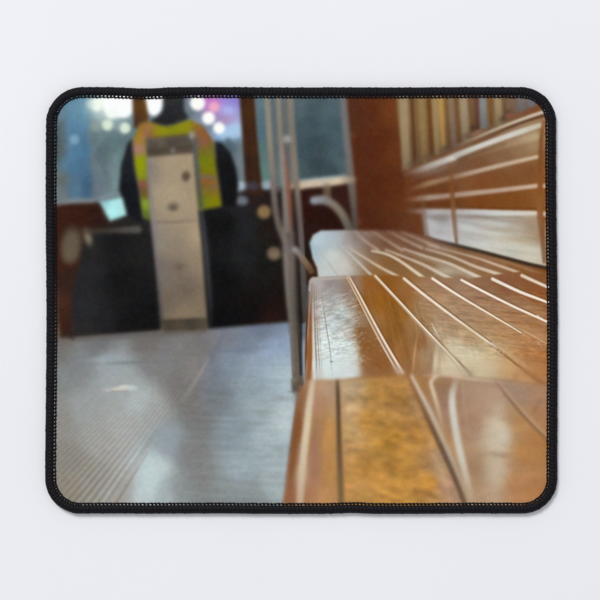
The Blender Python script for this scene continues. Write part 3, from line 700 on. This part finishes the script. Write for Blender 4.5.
def fstripe(p, w, c0, c1, soft=1.1, a0=.6, a1=1.0, al=0.9):
    if 262 < p[-1][1] < 279:             # runs on under the nearer plank ends
        (xa, ya), (xb, yb) = p[-2], p[-1]
        p = p + [(xb + (xb - xa) / (yb - ya) * (281 - yb), 281)]
    n = len(p)
    stroke([(x, y, w * (0.62 + 0.34 * i / (n - 1))) + tuple(c0[k] + (c1[k] - c0[k]) * i / (n - 1) for k in range(3)) + (a0 + (a1 - a0) * i / (n - 1),) for i, (x, y) in enumerate(p)], soft, alpha=al)
LB, LW = (198, 178, 160), (238, 226, 206)
DK = (128, 88, 68)
for p in ([(355, 231), (364, 240), (378, 250)], [(372, 231), (386, 240), (402, 250)], [(388, 231), (403, 239), (422, 248)], [(402, 232), (418, 239), (438, 247)]):
    fstripe([(x + 4, y - 1) for x, y in p], 4, DK, DK, 1.4, .3, .7)
    fstripe(p, 3.4, LB, LB, 1.3, .3, .7)
fstripe([(338, 243), (352, 256), (371, 275)], 3, (190, 184, 178), (230, 222, 206), 1.0, .5, 1)
fstripe([(346, 246), (362, 256), (378, 266), (395, 275)], 3.4, LB, (232, 212, 184), 1.0, .7, 1)
fstripe([(372, 251), (386, 254), (400, 261), (421, 276)], 3.8, (206, 190, 168), (242, 226, 200), .9, .9, 1)
fstripe([(386, 250), (402, 256), (424, 265), (445, 276)], 4, LB, (236, 222, 200), 1.1, .7, 1)
fstripe([(404, 249), (428, 257), (450, 264), (474, 275)], 4, LB, LW, 1.0, .8, 1)
fstripe([(426, 249), (450, 256), (474, 266), (492, 272)], 3.8, LB, (234, 218, 192), 1.0, .8, 1)
fstripe([(404, 252), (430, 260), (455, 270), (470, 277)], 5, (176, 160, 142), (206, 196, 178), 2.0, .3, .8)
fstripe([(428, 245), (455, 252), (480, 259), (500, 266)], 3, (196, 172, 150), (226, 206, 178), 1.0, .6, 1)
fstripe([(490, 258), (508, 262.5), (530, 270)], 3, (172, 130, 94), (182, 144, 108), 1.2, .3, .6)
for p in ([(360, 258), (378, 271)], [(384, 257), (408, 272)], [(410, 262), (434, 275)], [(436, 262), (462, 274)], [(350, 262), (366, 275)]):
    fstripe([p[0], ((p[0][0] + p[1][0]) / 2, (p[0][1] + p[1][1]) / 2), p[1]], 3, (140, 106, 72), (134, 88, 44), 1.6, .2, .6, .6)
stroke([(319, 252, 1.2, 176, 184, 184, .5), (328, 262, 1.2, 172, 176, 172), (338, 276, 1.4, 166, 166, 160)], .9, alpha=.7)
stroke([(314, 248.5, 1.2, 166, 184, 192, .6), (330, 247.8, 1.4, 168, 184, 190), (348, 247, 1.4, 156, 160, 162, .5)], .9, alpha=.7)
glow(345, 262, 16, 10, (206, 206, 198), .4, 20); glow(447, 271, 12, 4, (204, 194, 176), .55, 12); glow(440, 248, 12, 3, (172, 152, 136), .4, 14)
stroke([(428, 238, 2.2, 92, 70, 56, .4), (440, 241.5, 2.6, 78, 60, 48, .8), (456, 245.6, 3, 62, 49, 38), (480, 251.5, 3.2, 58, 46, 34), (505, 258, 3.2, 58, 44, 30), (530, 264.5, 3.4, 60, 44, 30), (552, 269, 3.6, 60, 42, 28)], 1.6)
stroke([(402, 231.5, 2, 126, 96, 82, .6), (360, 230, 2, 118, 84, 66)], 1.6, alpha=.6)
# ---- middle part of the seat, in focus
MS = [(317, 285, 172, 164, 160), (332, 283, 148, 138, 133), (336, 300, 166, 166, 162), (349, 296, 146, 122, 106), (340, 315, 172, 178, 174), (330, 325, 192, 202, 200), (326, 345, 212, 224, 222), (344, 350, 206, 220, 214), (330, 366, 208, 224, 224),
      (349, 370, 206, 218, 214), (318, 372, 214, 224, 222), (311, 320, 160, 130, 110), (308, 350, 146, 92, 52), (352, 325, 156, 142, 124), (353, 285, 146, 120, 100), (318, 310, 176, 172, 168),
      (366, 300, 146, 90, 34), (370, 284, 148, 90, 34), (380, 300, 152, 94, 28), (360, 332, 134, 86, 46), (366, 347, 138, 88, 40), (395, 332, 142, 90, 36), (378, 362, 142, 88, 42), (364, 366, 146, 96, 56), (402, 352, 150, 98, 48), (390, 302, 146, 90, 28),
      (398, 312, 144, 92, 34), (384, 282, 140, 84, 28), (411, 366, 152, 104, 60), (420, 342, 146, 100, 58), (406, 290, 150, 98, 48), (430, 300, 164, 124, 86), (440, 312, 164, 128, 94), (422, 318, 166, 126, 84), (450, 326, 166, 132, 96),
      (438, 336, 178, 156, 124), (455, 350, 206, 192, 158), (472, 360, 208, 194, 156), (490, 351, 200, 174, 130), (446, 368, 206, 190, 158), (428, 356, 160, 130, 96), (430, 371, 156, 118, 86), (482, 371, 206, 186, 148), (510, 366, 198, 154, 104),
      (541, 376, 182, 122, 72), (522, 380, 192, 142, 92), (500, 331, 172, 124, 80), (530, 346, 176, 118, 68), (520, 312, 156, 106, 66), (470, 302, 158, 118, 88), (480, 290, 140, 96, 68), (505, 286, 138, 88, 56), (543, 294, 144, 86, 44), (543, 322, 158, 98, 52),
      (482, 321, 164, 122, 84), (460, 284, 148, 112, 84), (535, 279, 136, 84, 44), (436, 284, 152, 112, 80), (526, 331, 168, 112, 64), (470, 338, 178, 146, 104), (545, 352, 178, 114, 62)]
poly([(309, 281), (312, 277), (380, 274.8), (430, 277), (470, 278.5), (492, 275), (520, 271.5), (552, 274), (552, 392), (500, 384), (440, 380), (375, 381), (304, 386), (305.5, 340), (307.5, 302)], MS, 1.0, reg='printed_bench', s=5, p=1.8)
# shine on the rounded front plank, its worn edge
nzh = 1 + vnoise(5, 2.2, 41, -14, 3) * 1.3
b, m = polymask([(318, 283), (350, 282), (356, 300), (353, 330), (358, 352), (357, 378), (316, 382), (313, 320)], 4.5, True)
shn = np.clip((vnoise(6, 2.0, 42, -16, 3)[b] * 1.1 + 0.72 + (YY[b] - 330) / 55.0), 0, 1)
put(b, m * shn, (212, 222, 219), 0.7)
b, m = polymask([(345, 300), (362, 310), (366, 340), (362, 376), (352, 378), (350, 330)], 4, True)
shn = np.clip(vnoise(4, 1.6, 43, -16, 3)[b] * 2.6 + 0.02, 0, 1)
put(b, m * shn, (198, 192, 178), 0.6)
mid_front = [(313, 282), (356, 281), (362, 300), (356, 340), (360, 378), (314, 380)]
modulate(mid_front, 2, (vnoise(6, 1.5, 44, -12, 3) * 0.40 + vnoise(1.4, 1.4, 45, 0, 2) * .12) * (1 - 0.75 * sstep((YY - 345) / 20)) * sstep((YY - 286) / 18))
stroke([(312, 284, 2, 132, 104, 88, .4), (311, 310, 3, 142, 98, 74), (310, 345, 4, 152, 92, 48), (309, 384, 6, 150, 90, 46)], 1.2)
stroke([(309, 292, 1.6, 84, 58, 42, .6), (307, 320, 1.8, 86, 52, 32), (306, 350, 1.4, 112, 62, 30), (305.4, 384, 1.2, 116, 64, 32)], .8)
stroke([(312.6, 300, 2, 190, 178, 166, .4), (313.5, 330, 2.4, 204, 200, 192), (314.5, 384, 3, 222, 226, 222)], 1, alpha=.85)
for (x0, x1, w, a, c) in [(314.2, 317.0, .9, .85, (120, 90, 72)), (316.4, 320.2, .8, .75, (142, 116, 98)), (318.5, 322.6, .7, .5, (166, 148, 132))]:
    stroke([(x0, 285, w) + c + (.4,), (x0 + .5, 320, w) + c + (1,), (x1, 378, w) + c + (.9,)], .55, alpha=a)
stroke([(322, 294, .7, 118, 108, 100, .4), (326, 325, .7, 112, 106, 100), (330, 350, .8, 136, 140, 138), (332, 376, .7, 150, 152, 150, .6)], .55, alpha=.8)
ell(331.5, 361.5, 1.6, .9, (140, 146, 146), .6, alpha=.8)
stroke([(311, 279.6, 2, 178, 168, 158, .8), (330, 278.6, 2.2, 186, 176, 164), (348, 277.6, 2, 176, 160, 144)], .9, alpha=.8)
rs = random.Random(3)
for k in range(26):
    x = rs.uniform(353, 386); y = rs.uniform(322, 372)
    if (x - 349) > (y - 278) * 0.53 - 3: continue
    ell(x, y, rs.uniform(.5, 1.5), rs.uniform(.25, .5), (196, 160, 122), .6, rs.uniform(-40, 20), alpha=rs.uniform(.2, .6))
# grain of the varnished planks
grain = vnoise(16, 1.5, 51, 6, 3) * 0.36 + vnoise(5, 1.2, 52, 10, 2) * 0.3
wg = sstep((YY - 282) / 20) * (1 - sstep((YY - 345) / 25))
modulate([(408, 279), (552, 277), (552, 372), (470, 376), (452, 350), (430, 328)], 2, grain * wg * 0.85)
modulate([(380, 277), (404, 279), (470, 340), (500, 384), (400, 380), (352, 290)], 2, (vnoise(3, 26, 53, -12, 3) * 0.2) * sstep((YY - 282) / 25))
modulate([(440, 335), (545, 345), (552, 390), (430, 378)], 4, vnoise(26, 2.4, 54, 3, 3) * 0.13)
stroke([(405, 330, 3, 158, 110, 62, .3), (398, 352, 5, 168, 118, 66, .7), (393, 374, 5, 164, 112, 64, .5)], 3, alpha=.5)
b, m = polymask([(408, 284), (470, 284), (552, 308), (552, 350), (500, 346), (455, 326), (425, 306)], 9)
put(b, m * np.clip(.75 + vnoise(18, 3, 57, 5, 3)[b] * 2.2, 0, 1), (190, 158, 124), .36)
# light grooves between the planks
W1, W2 = (246, 234, 216), (226, 206, 178)
def groove(p, w0, w1, c0, c1, soft=.6, dark=(112, 76, 48), side=1.0, dal=.6, al=.97):
    n = len(p)
    q = [(x + side * (w0 + (w1 - w0) * i / (n - 1)) * 0.62, y - side * (w0 + (w1 - w0) * i / (n - 1)) * .55) for i, (x, y) in enumerate(p)]
    stroke([(x, y, 1.4) + dark + (1,) for x, y in q], .8, alpha=dal)
    stroke([(x, y, w0 + (w1 - w0) * i / (n - 1)) + tuple(c0[k] + (c1[k] - c0[k]) * i / (n - 1) for k in range(3)) + (1,) for i, (x, y) in enumerate(p)], soft, alpha=al)
# first groove: a double line that widens towards the viewer
g1 = [(348.5, 277.5), (359, 297), (372, 322), (385, 346), (401, 373.5)]
stroke([(x, y, 2.8 + i * .8, 206 - i * 2, 180 - i, 150 + i * 2) for i, (x, y) in enumerate(g1)], .9)
stroke([(x + 1.4 + .2 * i, y - .3, 1.0 + .3 * i, 236, 216, 190) for i, (x, y) in enumerate(g1)], .6)
stroke([(x - .2, y + .4, .8 + .16 * i, 142, 100, 64) for i, (x, y) in enumerate(g1)], .5, alpha=.9)
stroke([(x - 1.4 - .35 * i, y + .6, .8 + .1 * i, 222, 196, 164) for i, (x, y) in enumerate(g1)], .5, alpha=.8)
stroke([(x + 2.6 + .5 * i, y - .5, 1.0, 112, 70, 34) for i, (x, y) in enumerate(g1)], .7, alpha=.6)
g2 = [(375, 276), (388, 290), (402, 305), (415.5, 319.8), (429, 334.2), (444, 350), (467, 375.5)]
groove(g2, 2.4, 3.4, (214, 190, 158), (206, 190, 166), .7, (126, 84, 50))
stroke([(x - .6, y + .6, .7, 150, 112, 78, min(1, .1 + i * .2)) for i, (x, y) in enumerate(g2)], .5, alpha=.85)
stroke([(x + .7, y - .4, 1.0, 250, 240, 224, 1.0 if i < 5 else .4) for i, (x, y) in enumerate(g2)], .5, alpha=.9)
stroke([(452, 353, 1.4, 142, 112, 82, .2), (461, 363.5, 1.8, 132, 104, 78), (471, 375, 2, 136, 106, 80)], .8)
g3 = [(404, 278.5), (420, 291.5), (437, 304.6), (453, 316.6), (470, 329), (484, 339), (497, 348.4)]
groove(g3, 2.8, 1.9, (236, 218, 194), (240, 226, 206), .65, (104, 72, 48))
stroke([(488, 343, 2.0, 150, 108, 72, .2), (500, 351.5, 2.2, 160, 112, 70), (520, 367, 2.4, 150, 98, 54), (536, 379, 3, 154, 100, 54), (552, 388, 3, 158, 102, 58)], .8, alpha=.9)
stroke([(492, 343, 1.2, 236, 218, 190, .9), (504, 350.5, 1.2, 214, 180, 138, .7), (530, 368, 1.6, 206, 158, 108, .5)], .8, alpha=.8)
g4 = [(432.5, 278.5), (448, 288.8), (466, 300), (485, 311.2), (505, 323), (521, 332.5)]
groove(g4, 2.7, 1.2, W1, (240, 222, 198), .6, (118, 82, 56))
stroke([(508, 323.4, 1.0, 206, 166, 124, .6), (528, 333, 1.0, 216, 180, 140), (552, 347, 1.0, 206, 164, 118)], .5, alpha=.8)
g5 = [(461.5, 280), (485, 292.3), (510, 304.8), (530, 314), (552, 324)]
groove(g5, 2.5, 2.0, W1, (246, 234, 216), .6, (118, 82, 54))
g6 = [(492.5, 279), (518, 291), (535, 297.6), (552, 304)]
groove(g6, 3.2, 2.4, (240, 230, 214), W1, .65, (112, 74, 44))
groove([(522, 275.5), (534, 281), (552, 289)], 3.4, 2.8, (226, 208, 184), (240, 226, 206), .7, (112, 72, 40))
# chipped varnish along two of the grooves
for k in range(15):
    t = rs.random(); x = 482 + 22 * t + rs.uniform(-2, 2); y = 337 + 16 * t + rs.uniform(-.6, 3.5)
    ell(x, y, rs.uniform(.3, .9), rs.uniform(.3, .6), (236, 220, 196) if rs.random() < .6 else (112, 84, 60), .5, 35, alpha=.45)
for k in range(23):
    t = rs.random(); x = 518 + 30 * t + rs.uniform(-1, 1); y = 330.5 + 17.5 * t + rs.uniform(-.6, 2.6)
    ell(x, y, rs.uniform(.3, .9), rs.uniform(.25, .5), (240, 216, 182) if rs.random() < .6 else (116, 78, 48), .5, 28, alpha=.4)
for k in range(30):
    t = rs.random(); x = 535 + 14 * t; y = 314.5 + 8 * t + rs.uniform(-1.2, .4)
    ell(x, y, .5, .3, (250, 238, 220), .5, 25, alpha=.4)
for k in range(26):
    t = rs.random(); x = 404 + 32 * t; y = 302 + 33 * t + rs.uniform(-2, .5)
    ell(x, y, rs.uniform(.4, 1.2), .35, (116, 84, 56), .4, 40, .6)
# reflections on the planks
stroke([(418, 332, 1.8, 178, 130, 90, .2), (415, 350, 2.2, 192, 146, 104), (412.5, 374, 2.4, 182, 136, 96, .8)], 1.1, alpha=.8)
stroke([(437, 345, 4, 200, 182, 152, .3), (436, 360, 5, 216, 200, 170), (434.5, 374, 4.5, 202, 180, 148)], 1.8, alpha=.85)
stroke([(444, 352, 6, 202, 184, 152, .3), (450, 366, 8, 206, 190, 158), (456, 374, 6, 196, 178, 146, .6)], 3, alpha=.6)
stroke([(431, 322, 1, 226, 212, 184, .3), (435, 330, 1.2, 232, 218, 194), (440, 339, 1, 214, 196, 166, .4)], .6, alpha=.8)
stroke([(524, 346, 3, 150, 96, 54, .4), (527, 358, 4, 172, 110, 62, .6), (528, 372, 3, 158, 102, 58, .3)], 2, alpha=.5)
stroke([(516, 372, 2.4, 176, 126, 80, .5), (515, 380, 2.4, 166, 118, 76, .7)], 1.4, alpha=.8)
glow(468, 355, 20, 11, (214, 200, 168), .66, 20); glow(448, 364, 9, 8, (210, 192, 160), .5); glow(490, 366, 16, 8, (206, 184, 146), .5, 15); glow(443, 326, 20, 6, (186, 160, 128), .4, 40); glow(452, 340, 8, 5, (206, 188, 152), .4, 20); glow(470, 330, 18, 4, (196, 166, 126), .35, 25)

# ---- near part of the seat, out of focus again
NS = [(294, 428, 142, 78, 34), (289, 465, 146, 82, 38), (286, 495, 162, 98, 66), (299, 400, 152, 98, 58), (302, 470, 190, 150, 110), (320, 400, 176, 132, 98), (318, 430, 166, 122, 80), (313, 470, 164, 114, 86), (330, 432, 196, 138, 70), (330, 470, 186, 132, 70),
      (328, 390, 182, 148, 114), (325, 500, 190, 132, 82), (350, 390, 188, 158, 118), (346, 410, 190, 152, 108), (350, 432, 186, 146, 90), (380, 390, 184, 130, 58), (402, 398, 180, 124, 54), (370, 422, 190, 134, 54), (392, 442, 194, 134, 46), (370, 470, 194, 134, 56),
      (402, 470, 190, 130, 50), (430, 482, 194, 130, 46), (356, 490, 196, 140, 70), (400, 498, 202, 142, 56), (447, 484, 188, 140, 102), (422, 432, 184, 126, 54), (441, 470, 188, 148, 114), (416, 402, 176, 128, 74), (445, 408, 164, 124, 100), (470, 422, 174, 134, 104),
      (480, 392, 174, 140, 112), (470, 472, 170, 130, 96), (441, 394, 158, 120, 90), (425, 388, 166, 116, 66), (497, 435, 198, 182, 156), (496, 472, 188, 162, 132), (522, 420, 186, 132, 78), (530, 452, 184, 126, 68), (520, 482, 184, 126, 78), (542, 440, 180, 120, 62), (536, 492, 182, 122, 70),
      (520, 397, 164, 130, 106), (541, 412, 170, 120, 82), (510, 392, 168, 134, 110), (540, 395, 172, 128, 96), (500, 402, 180, 146, 116), (512, 412, 184, 140, 96), (485, 500, 184, 146, 110), (455, 490, 176, 138, 104)]
near = [(305.5, 381), (318, 379), (345, 380), (375, 376), (402, 375), (440, 375.5), (475, 377.5), (500, 381), (552, 388), (552, 515), (280, 515), (285, 490), (291, 450), (296.5, 412), (299, 394)]
poly(near, NS, 1.3, reg='printed_bench', s=6, p=1.8)
modulate([(342, 384), (410, 382), (465, 510), (345, 510)], 5, vnoise(22, 9, 61, 10, 4) * 0.36 + vnoise(8, 4, 62, 4, 3) * .34)
b, m = polymask([(342, 384), (408, 382), (462, 510), (345, 510)], 6)
put(b, m * np.clip(vnoise(17, 9, 63, 10, 4)[b] * 3.6 - .45, 0, 1), (138, 104, 60), .55)
put(b, m * np.clip(vnoise(34, 18, 64, 0, 3)[b] * 3.0 - .25, 0, 1), (204, 146, 60), .3)
for (x, y, rx, ry) in [(414, 468, 6, 3), (398, 446, 6, 3.5), (374, 456, 12, 5), (392, 476, 7, 3), (372, 436, 6, 2.5), (362, 398, 12, 3), (395, 408, 10, 3)]:
    glow(x, y, rx, ry, (148, 108, 54), .4)
modulate([(306, 384), (338, 382), (340, 510), (300, 510)], 3, vnoise(6, 30, 65, 4, 3) * 0.16)
modulate([(430, 380), (552, 392), (552, 510), (470, 510)], 5, vnoise(26, 12, 66, -6, 3) * 0.13 + vnoise(5, 3, 67, 0, 2) * .035)
# joint of middle and near part
stroke([(320, 380.5, 3, 196, 170, 140, .7), (340, 380, 3, 178, 138, 96, .8), (375, 377, 2.4, 150, 104, 56), (402, 375.5, 2, 146, 98, 54, .7), (425, 375.6, 2, 158, 120, 92, .6)], 1.2, alpha=.8)
stroke([(425, 375.5, 2.4, 196, 166, 136, .6), (446, 375.8, 2.6, 206, 178, 150), (470, 378.5, 3, 206, 184, 156), (492, 381, 2.6, 196, 166, 132), (506, 384, 2, 176, 138, 104, .5)], 1.0, alpha=.9)
stroke([(462, 376, 1.6, 158, 126, 98, .6), (500, 379.6, 2, 152, 118, 90), (525, 382.6, 2, 160, 120, 86), (552, 386, 2.2, 170, 124, 88)], .9, alpha=.8)
# rounded front edge
stroke([(301, 388, 6, 158, 104, 66, .8), (297, 420, 7, 142, 80, 36), (292.5, 455, 7, 140, 78, 34), (287, 510, 8, 164, 100, 64)], 2.0, alpha=.85)
stroke([(298, 392, 1.6, 128, 76, 46, .7), (294.5, 420, 1.8, 124, 74, 44), (290, 452, 2, 142, 96, 72), (284.5, 495, 2.4, 168, 126, 110, .7)], 1.1, alpha=.8)
stroke([(313, 381, 5, 214, 196, 168, .8), (310, 400, 6.5, 216, 198, 166), (306.5, 430, 7.5, 220, 202, 166), (303, 462, 7.5, 214, 192, 156), (300.5, 492, 7.5, 206, 174, 138), (299.5, 515, 7, 204, 164, 124)], 2.0, alpha=.95)
stroke([(322, 382, 5, 186, 142, 110, .6), (317, 420, 6, 162, 116, 82), (314, 460, 6, 160, 108, 88), (314, 505, 5, 176, 120, 92)], 2.6, alpha=.5)
stroke([(329, 404, 6, 190, 138, 86, .5), (329, 432, 8, 206, 146, 72), (329, 470, 8, 190, 134, 68, .7), (330, 505, 7, 196, 138, 76)], 3, alpha=.5)
glow(315, 450, 5, 12, (162, 112, 100), .35)
# grooves of the near part
stroke([(337.5, 381, 3.0, 84, 62, 42, .8), (337.8, 392, 3.6, 72, 52, 34), (338.6, 420, 4.2, 82, 60, 38), (339.4, 450, 5, 98, 74, 48), (340.4, 480, 6, 116, 90, 58), (341.5, 515, 6.5, 128, 96, 60)], 1.5, alpha=.92)
stroke([(343, 384, 3, 198, 164, 122, .7), (344, 420, 4, 196, 152, 100, .6), (346, 470, 4, 196, 144, 84, .3)], 2.2, alpha=.7)
stroke([(408, 376, 2, 140, 96, 58, .7), (419, 400, 3, 128, 90, 62), (433, 430, 4.5, 104, 76, 58), (448, 462, 5.5, 96, 72, 56), (459, 487, 6, 100, 74, 54), (468, 512, 6, 110, 80, 56)], 1.4, alpha=.9)
stroke([(411.5, 375.5, 2.6, 226, 210, 190), (418, 388, 3.2, 216, 202, 184), (427, 405, 4, 202, 188, 172), (437, 426, 4.4, 192, 176, 156), (450, 455, 4.6, 182, 162, 136), (463, 486, 5, 176, 152, 122), (473, 512, 5, 178, 150, 118)], 1.2, alpha=.9)
stroke([(405, 384, 3, 200, 160, 116, .4), (425, 430, 5, 198, 156, 112, .6), (440, 470, 6, 198, 164, 130, .8), (450, 500, 6, 196, 160, 122, .6)], 3, alpha=.6)
stroke([(437, 376, 3, 212, 192, 164), (431, 382, 3.6, 226, 208, 180), (434, 394, 4, 222, 200, 168), (439, 412, 3.8, 204, 172, 132, .9), (444, 434, 3, 190, 150, 110, .3)], 1.3, alpha=.92)
stroke([(456, 380, 6, 190, 172, 152, .5), (452.5, 394, 6.5, 204, 194, 176), (452.5, 408, 7, 212, 208, 194), (456, 432, 7, 208, 204, 188), (461, 456, 7, 208, 202, 184), (467, 480, 6.5, 196, 178, 148), (473, 506, 6, 184, 154, 116, .6)], 1.9, alpha=.95)
stroke([(462.5, 382, 2, 196, 172, 148, .6), (464, 400, 3, 184, 152, 126, .6), (468, 430, 3, 180, 146, 116, .2)], 1.8, alpha=.7)
glow(497, 432, 9, 26, (206, 190, 162), .8, 3); glow(495, 470, 8, 26, (198, 178, 146), .7, 2); glow(492, 500, 8, 20, (190, 158, 124), .5); glow(487, 440, 4, 30, (188, 164, 136), .4)
glow(500, 455, 12, 2.0, (158, 130, 104), .5, 6); glow(494, 451.5, 5, 1.6, (168, 146, 122), .4, -10); modulate([(480, 405), (514, 405), (508, 508), (480, 508)], 5, vnoise(20, 5, 68, 5, 3) * 0.14); glow(504, 435, 6, 12, (212, 200, 176), .4)
stroke([(499, 381.5, 2.2, 196, 162, 128, .8), (509, 395, 2.4, 186, 150, 118), (521, 409, 3, 188, 152, 118), (534, 423, 3.4, 190, 152, 116), (552, 441, 3.6, 180, 138, 98)], 1.1, alpha=.9)
stroke([(497, 383, 2, 138, 100, 72, .6), (508, 397.5, 2.2, 128, 92, 64), (520, 412, 2.4, 126, 88, 60), (533, 426, 2.4, 130, 90, 60), (552, 444.5, 2.6, 134, 92, 58)], 1.1, alpha=.85)
stroke([(542, 398, 3, 150, 110, 82, .5), (536, 408, 3, 146, 108, 82), (531, 414, 3, 152, 112, 84, .4)], 2, alpha=.7)
glow(508, 386, 10, 3, (160, 128, 108), .5, 8)

# ---- depth of field of the printed photograph
def gauss(a, sig):
    s = sig * SS; r = int(3 * s) + 1
    k = np.exp(-0.5 * (np.arange(-r, r + 1) / s) ** 2); k /= k.sum()
    p = np.pad(a, ((r, r), (0, 0), (0, 0)), mode='edge')
    o = sum(k[i] * p[i:i + a.shape[0]] for i in range(2 * r + 1))
    p = np.pad(o, ((0, 0), (r, r), (0, 0)), mode='edge')
    return sum(k[i] * p[:, i:i + a.shape[1]] for i in range(2 * r + 1))
SIG = np.full(XX.shape, 1.5)
def focus(pts, val, soft=3):
    b, m = polymask(pts, soft)
    SIG[b] = SIG[b] * (1 - m) + val * m
focus([(340, 60), (560, 60), (560, 240), (400, 240)], 1.25)
focus([(470, 60), (560, 60), (560, 275), (470, 250)], 0.85, 12)
focus([(40, 345), (305, 335), (305, 540), (40, 540)], 0.55, 6)
focus([(300, 228), (420, 230), (560, 262), (560, 292), (300, 292)], 0.42)
focus([(300, 222), (420, 224), (480, 250), (500, 258), (440, 252), (340, 250), (300, 250)], 0.95, 5)
focus([(290, 378), (560, 378), (560, 540), (270, 540)], 1.25, 5)
focus([(303, 292), (340, 284), (480, 281), (570, 288), (570, 368), (500, 366), (400, 366), (300, 370)], 0.0, 6)
_w = np.clip(SIG / 0.75, 0, None)
B1, B2 = gauss(INK, 0.75), gauss(INK, 1.5)
t1 = np.clip(_w, 0, 1)[..., None]; t2 = np.clip(_w - 1, 0, 1)[..., None]
INK = (INK * (1 - t1) + B1 * t1) * (1 - t2) + B2 * t2
lum = (INK @ np.array((0.3, 0.59, 0.11)))[..., None]
sat = np.where((XX > 290) & (XX < 345) & (YY < 180), 0.8, 1.0) * np.where(XX < 306, np.where(YY < 332, 0.95, 0.76), np.where(YY > 378, 0.87, 0.93))
sat = np.where(REG == rid('printed_safety_vest'), 1.12, sat)
sat = np.where(REG == rid('printed_fare_box'), 0.84, sat)
INK = lum + (INK - lum) * sat[..., None]
INK *= np.where(REG == rid('printed_safety_vest'), 0.97, np.where(REG == rid('printed_floor'), 0.96, 1.0))[..., None]
INK = INK - 9.0 * np.clip(1 - lum / 70.0, 0, 1)

# ---- grain of the photograph the print was made from
INK += (vnoise(1.6, 1.6, 71, 0, 2) * 7.0 + vnoise(5, 5, 72, 0, 2) * 4.0)[..., None]
INK += np.stack([vnoise(6, 6, 73 + k, 0, 2) * 5.0 for k in range(3)], -1)
INK = np.clip(INK, 4, 255)

# ------------------------------------------------------------------ sheets of cloth, one mesh per thing shown in the print
ILLUM = 1.03
def build_print():
    L = np.clip(lin(INK) / ILLUM, 0.002, 0.93).astype(np.float32)
    # keep what lies inside the stitched edge (its threads cover the cut)
    cx = (X0 + X1) / 2; cy = (Y0 + Y1) / 2
    ins = 6.3
    hx = (X1 - X0) / 2 - ins; hy = (Y1 - Y0) / 2 - ins; r = RAD - ins
    fx = XX[:-1, :-1] + 0.5 / SS; fy = YY[:-1, :-1] + 0.5 / SS
    qx = np.abs(fx - cx) - (hx - r); qy = np.abs(fy - cy) - (hy - r)
    sd = np.hypot(np.maximum(qx, 0), np.maximum(qy, 0)) + np.minimum(np.maximum(qx, qy), 0) - r
    keep = sd < 0
    reg = REG.copy()
    for _ in range(40):                      # points no shape claimed go with their neighbours
        z = reg == 0
        if not z.any():
            break
        for ax, d in ((0, 1), (0, -1), (1, 1), (1, -1)):
            n = np.roll(reg, d, ax)
            reg = np.where((reg == 0) & (n > 0), n, reg)
    reg = reg[:-1, :-1]
    vx = ((XX - 300.0) * PX).ravel().astype(np.float32); vy = ((300.0 - YY) * PX).ravel().astype(np.float32)
    idx = np.arange(GH * GW).reshape(GH, GW)
    objs = {}
    for k, name in enumerate(REGIONS):
        sel = keep & (reg == k)
        if k == 0 and sel.sum() == 0:
            sel = keep & False
        q = np.stack([idx[:-1, :-1][sel], idx[1:, :-1][sel], idx[1:, 1:][sel], idx[:-1, 1:][sel]], -1)
        if len(q) == 0:
            continue
        used, inv = np.unique(q, return_inverse=True)
        inv = inv.reshape(-1, 4)
        nm = name.split('#')[0]
        me = bpy.data.meshes.new(nm)
        co = np.stack([vx[used], vy[used], np.full(len(used), TOP_Z, np.float32)], -1)
        me.vertices.add(len(used)); me.vertices.foreach_set('co', co.ravel())
        me.loops.add(inv.size); me.loops.foreach_set('vertex_index', inv.ravel().astype(np.int32))
        me.polygons.add(len(inv)); me.polygons.foreach_set('loop_start', np.arange(0, inv.size, 4, dtype=np.int32))
        try:
            me.polygons.foreach_set('loop_total', np.full(len(inv), 4, np.int32))
        except Exception:
            pass
        me.update(calc_edges=True)
        ca = me.color_attributes.new('ink', 'FLOAT_COLOR', 'POINT')
        rgba = np.ones((len(used), 4), np.float32); rgba[:, :3] = L.reshape(-1, 3)[used]
        ca.data.foreach_set('color', rgba.ravel())
        me.materials.append(M_PRINT)
        o = bpy.data.objects.new(nm, me)
        COL.objects.link(o)
        objs[name] = o
    root = objs.get('printed_picture')
    if root is None:
        root = bpy.data.objects.new('printed_picture', None); COL.objects.link(root)
    root.parent = pad
    for name, o in objs.items():
        if o is not root:
            o.parent = root
build_print()
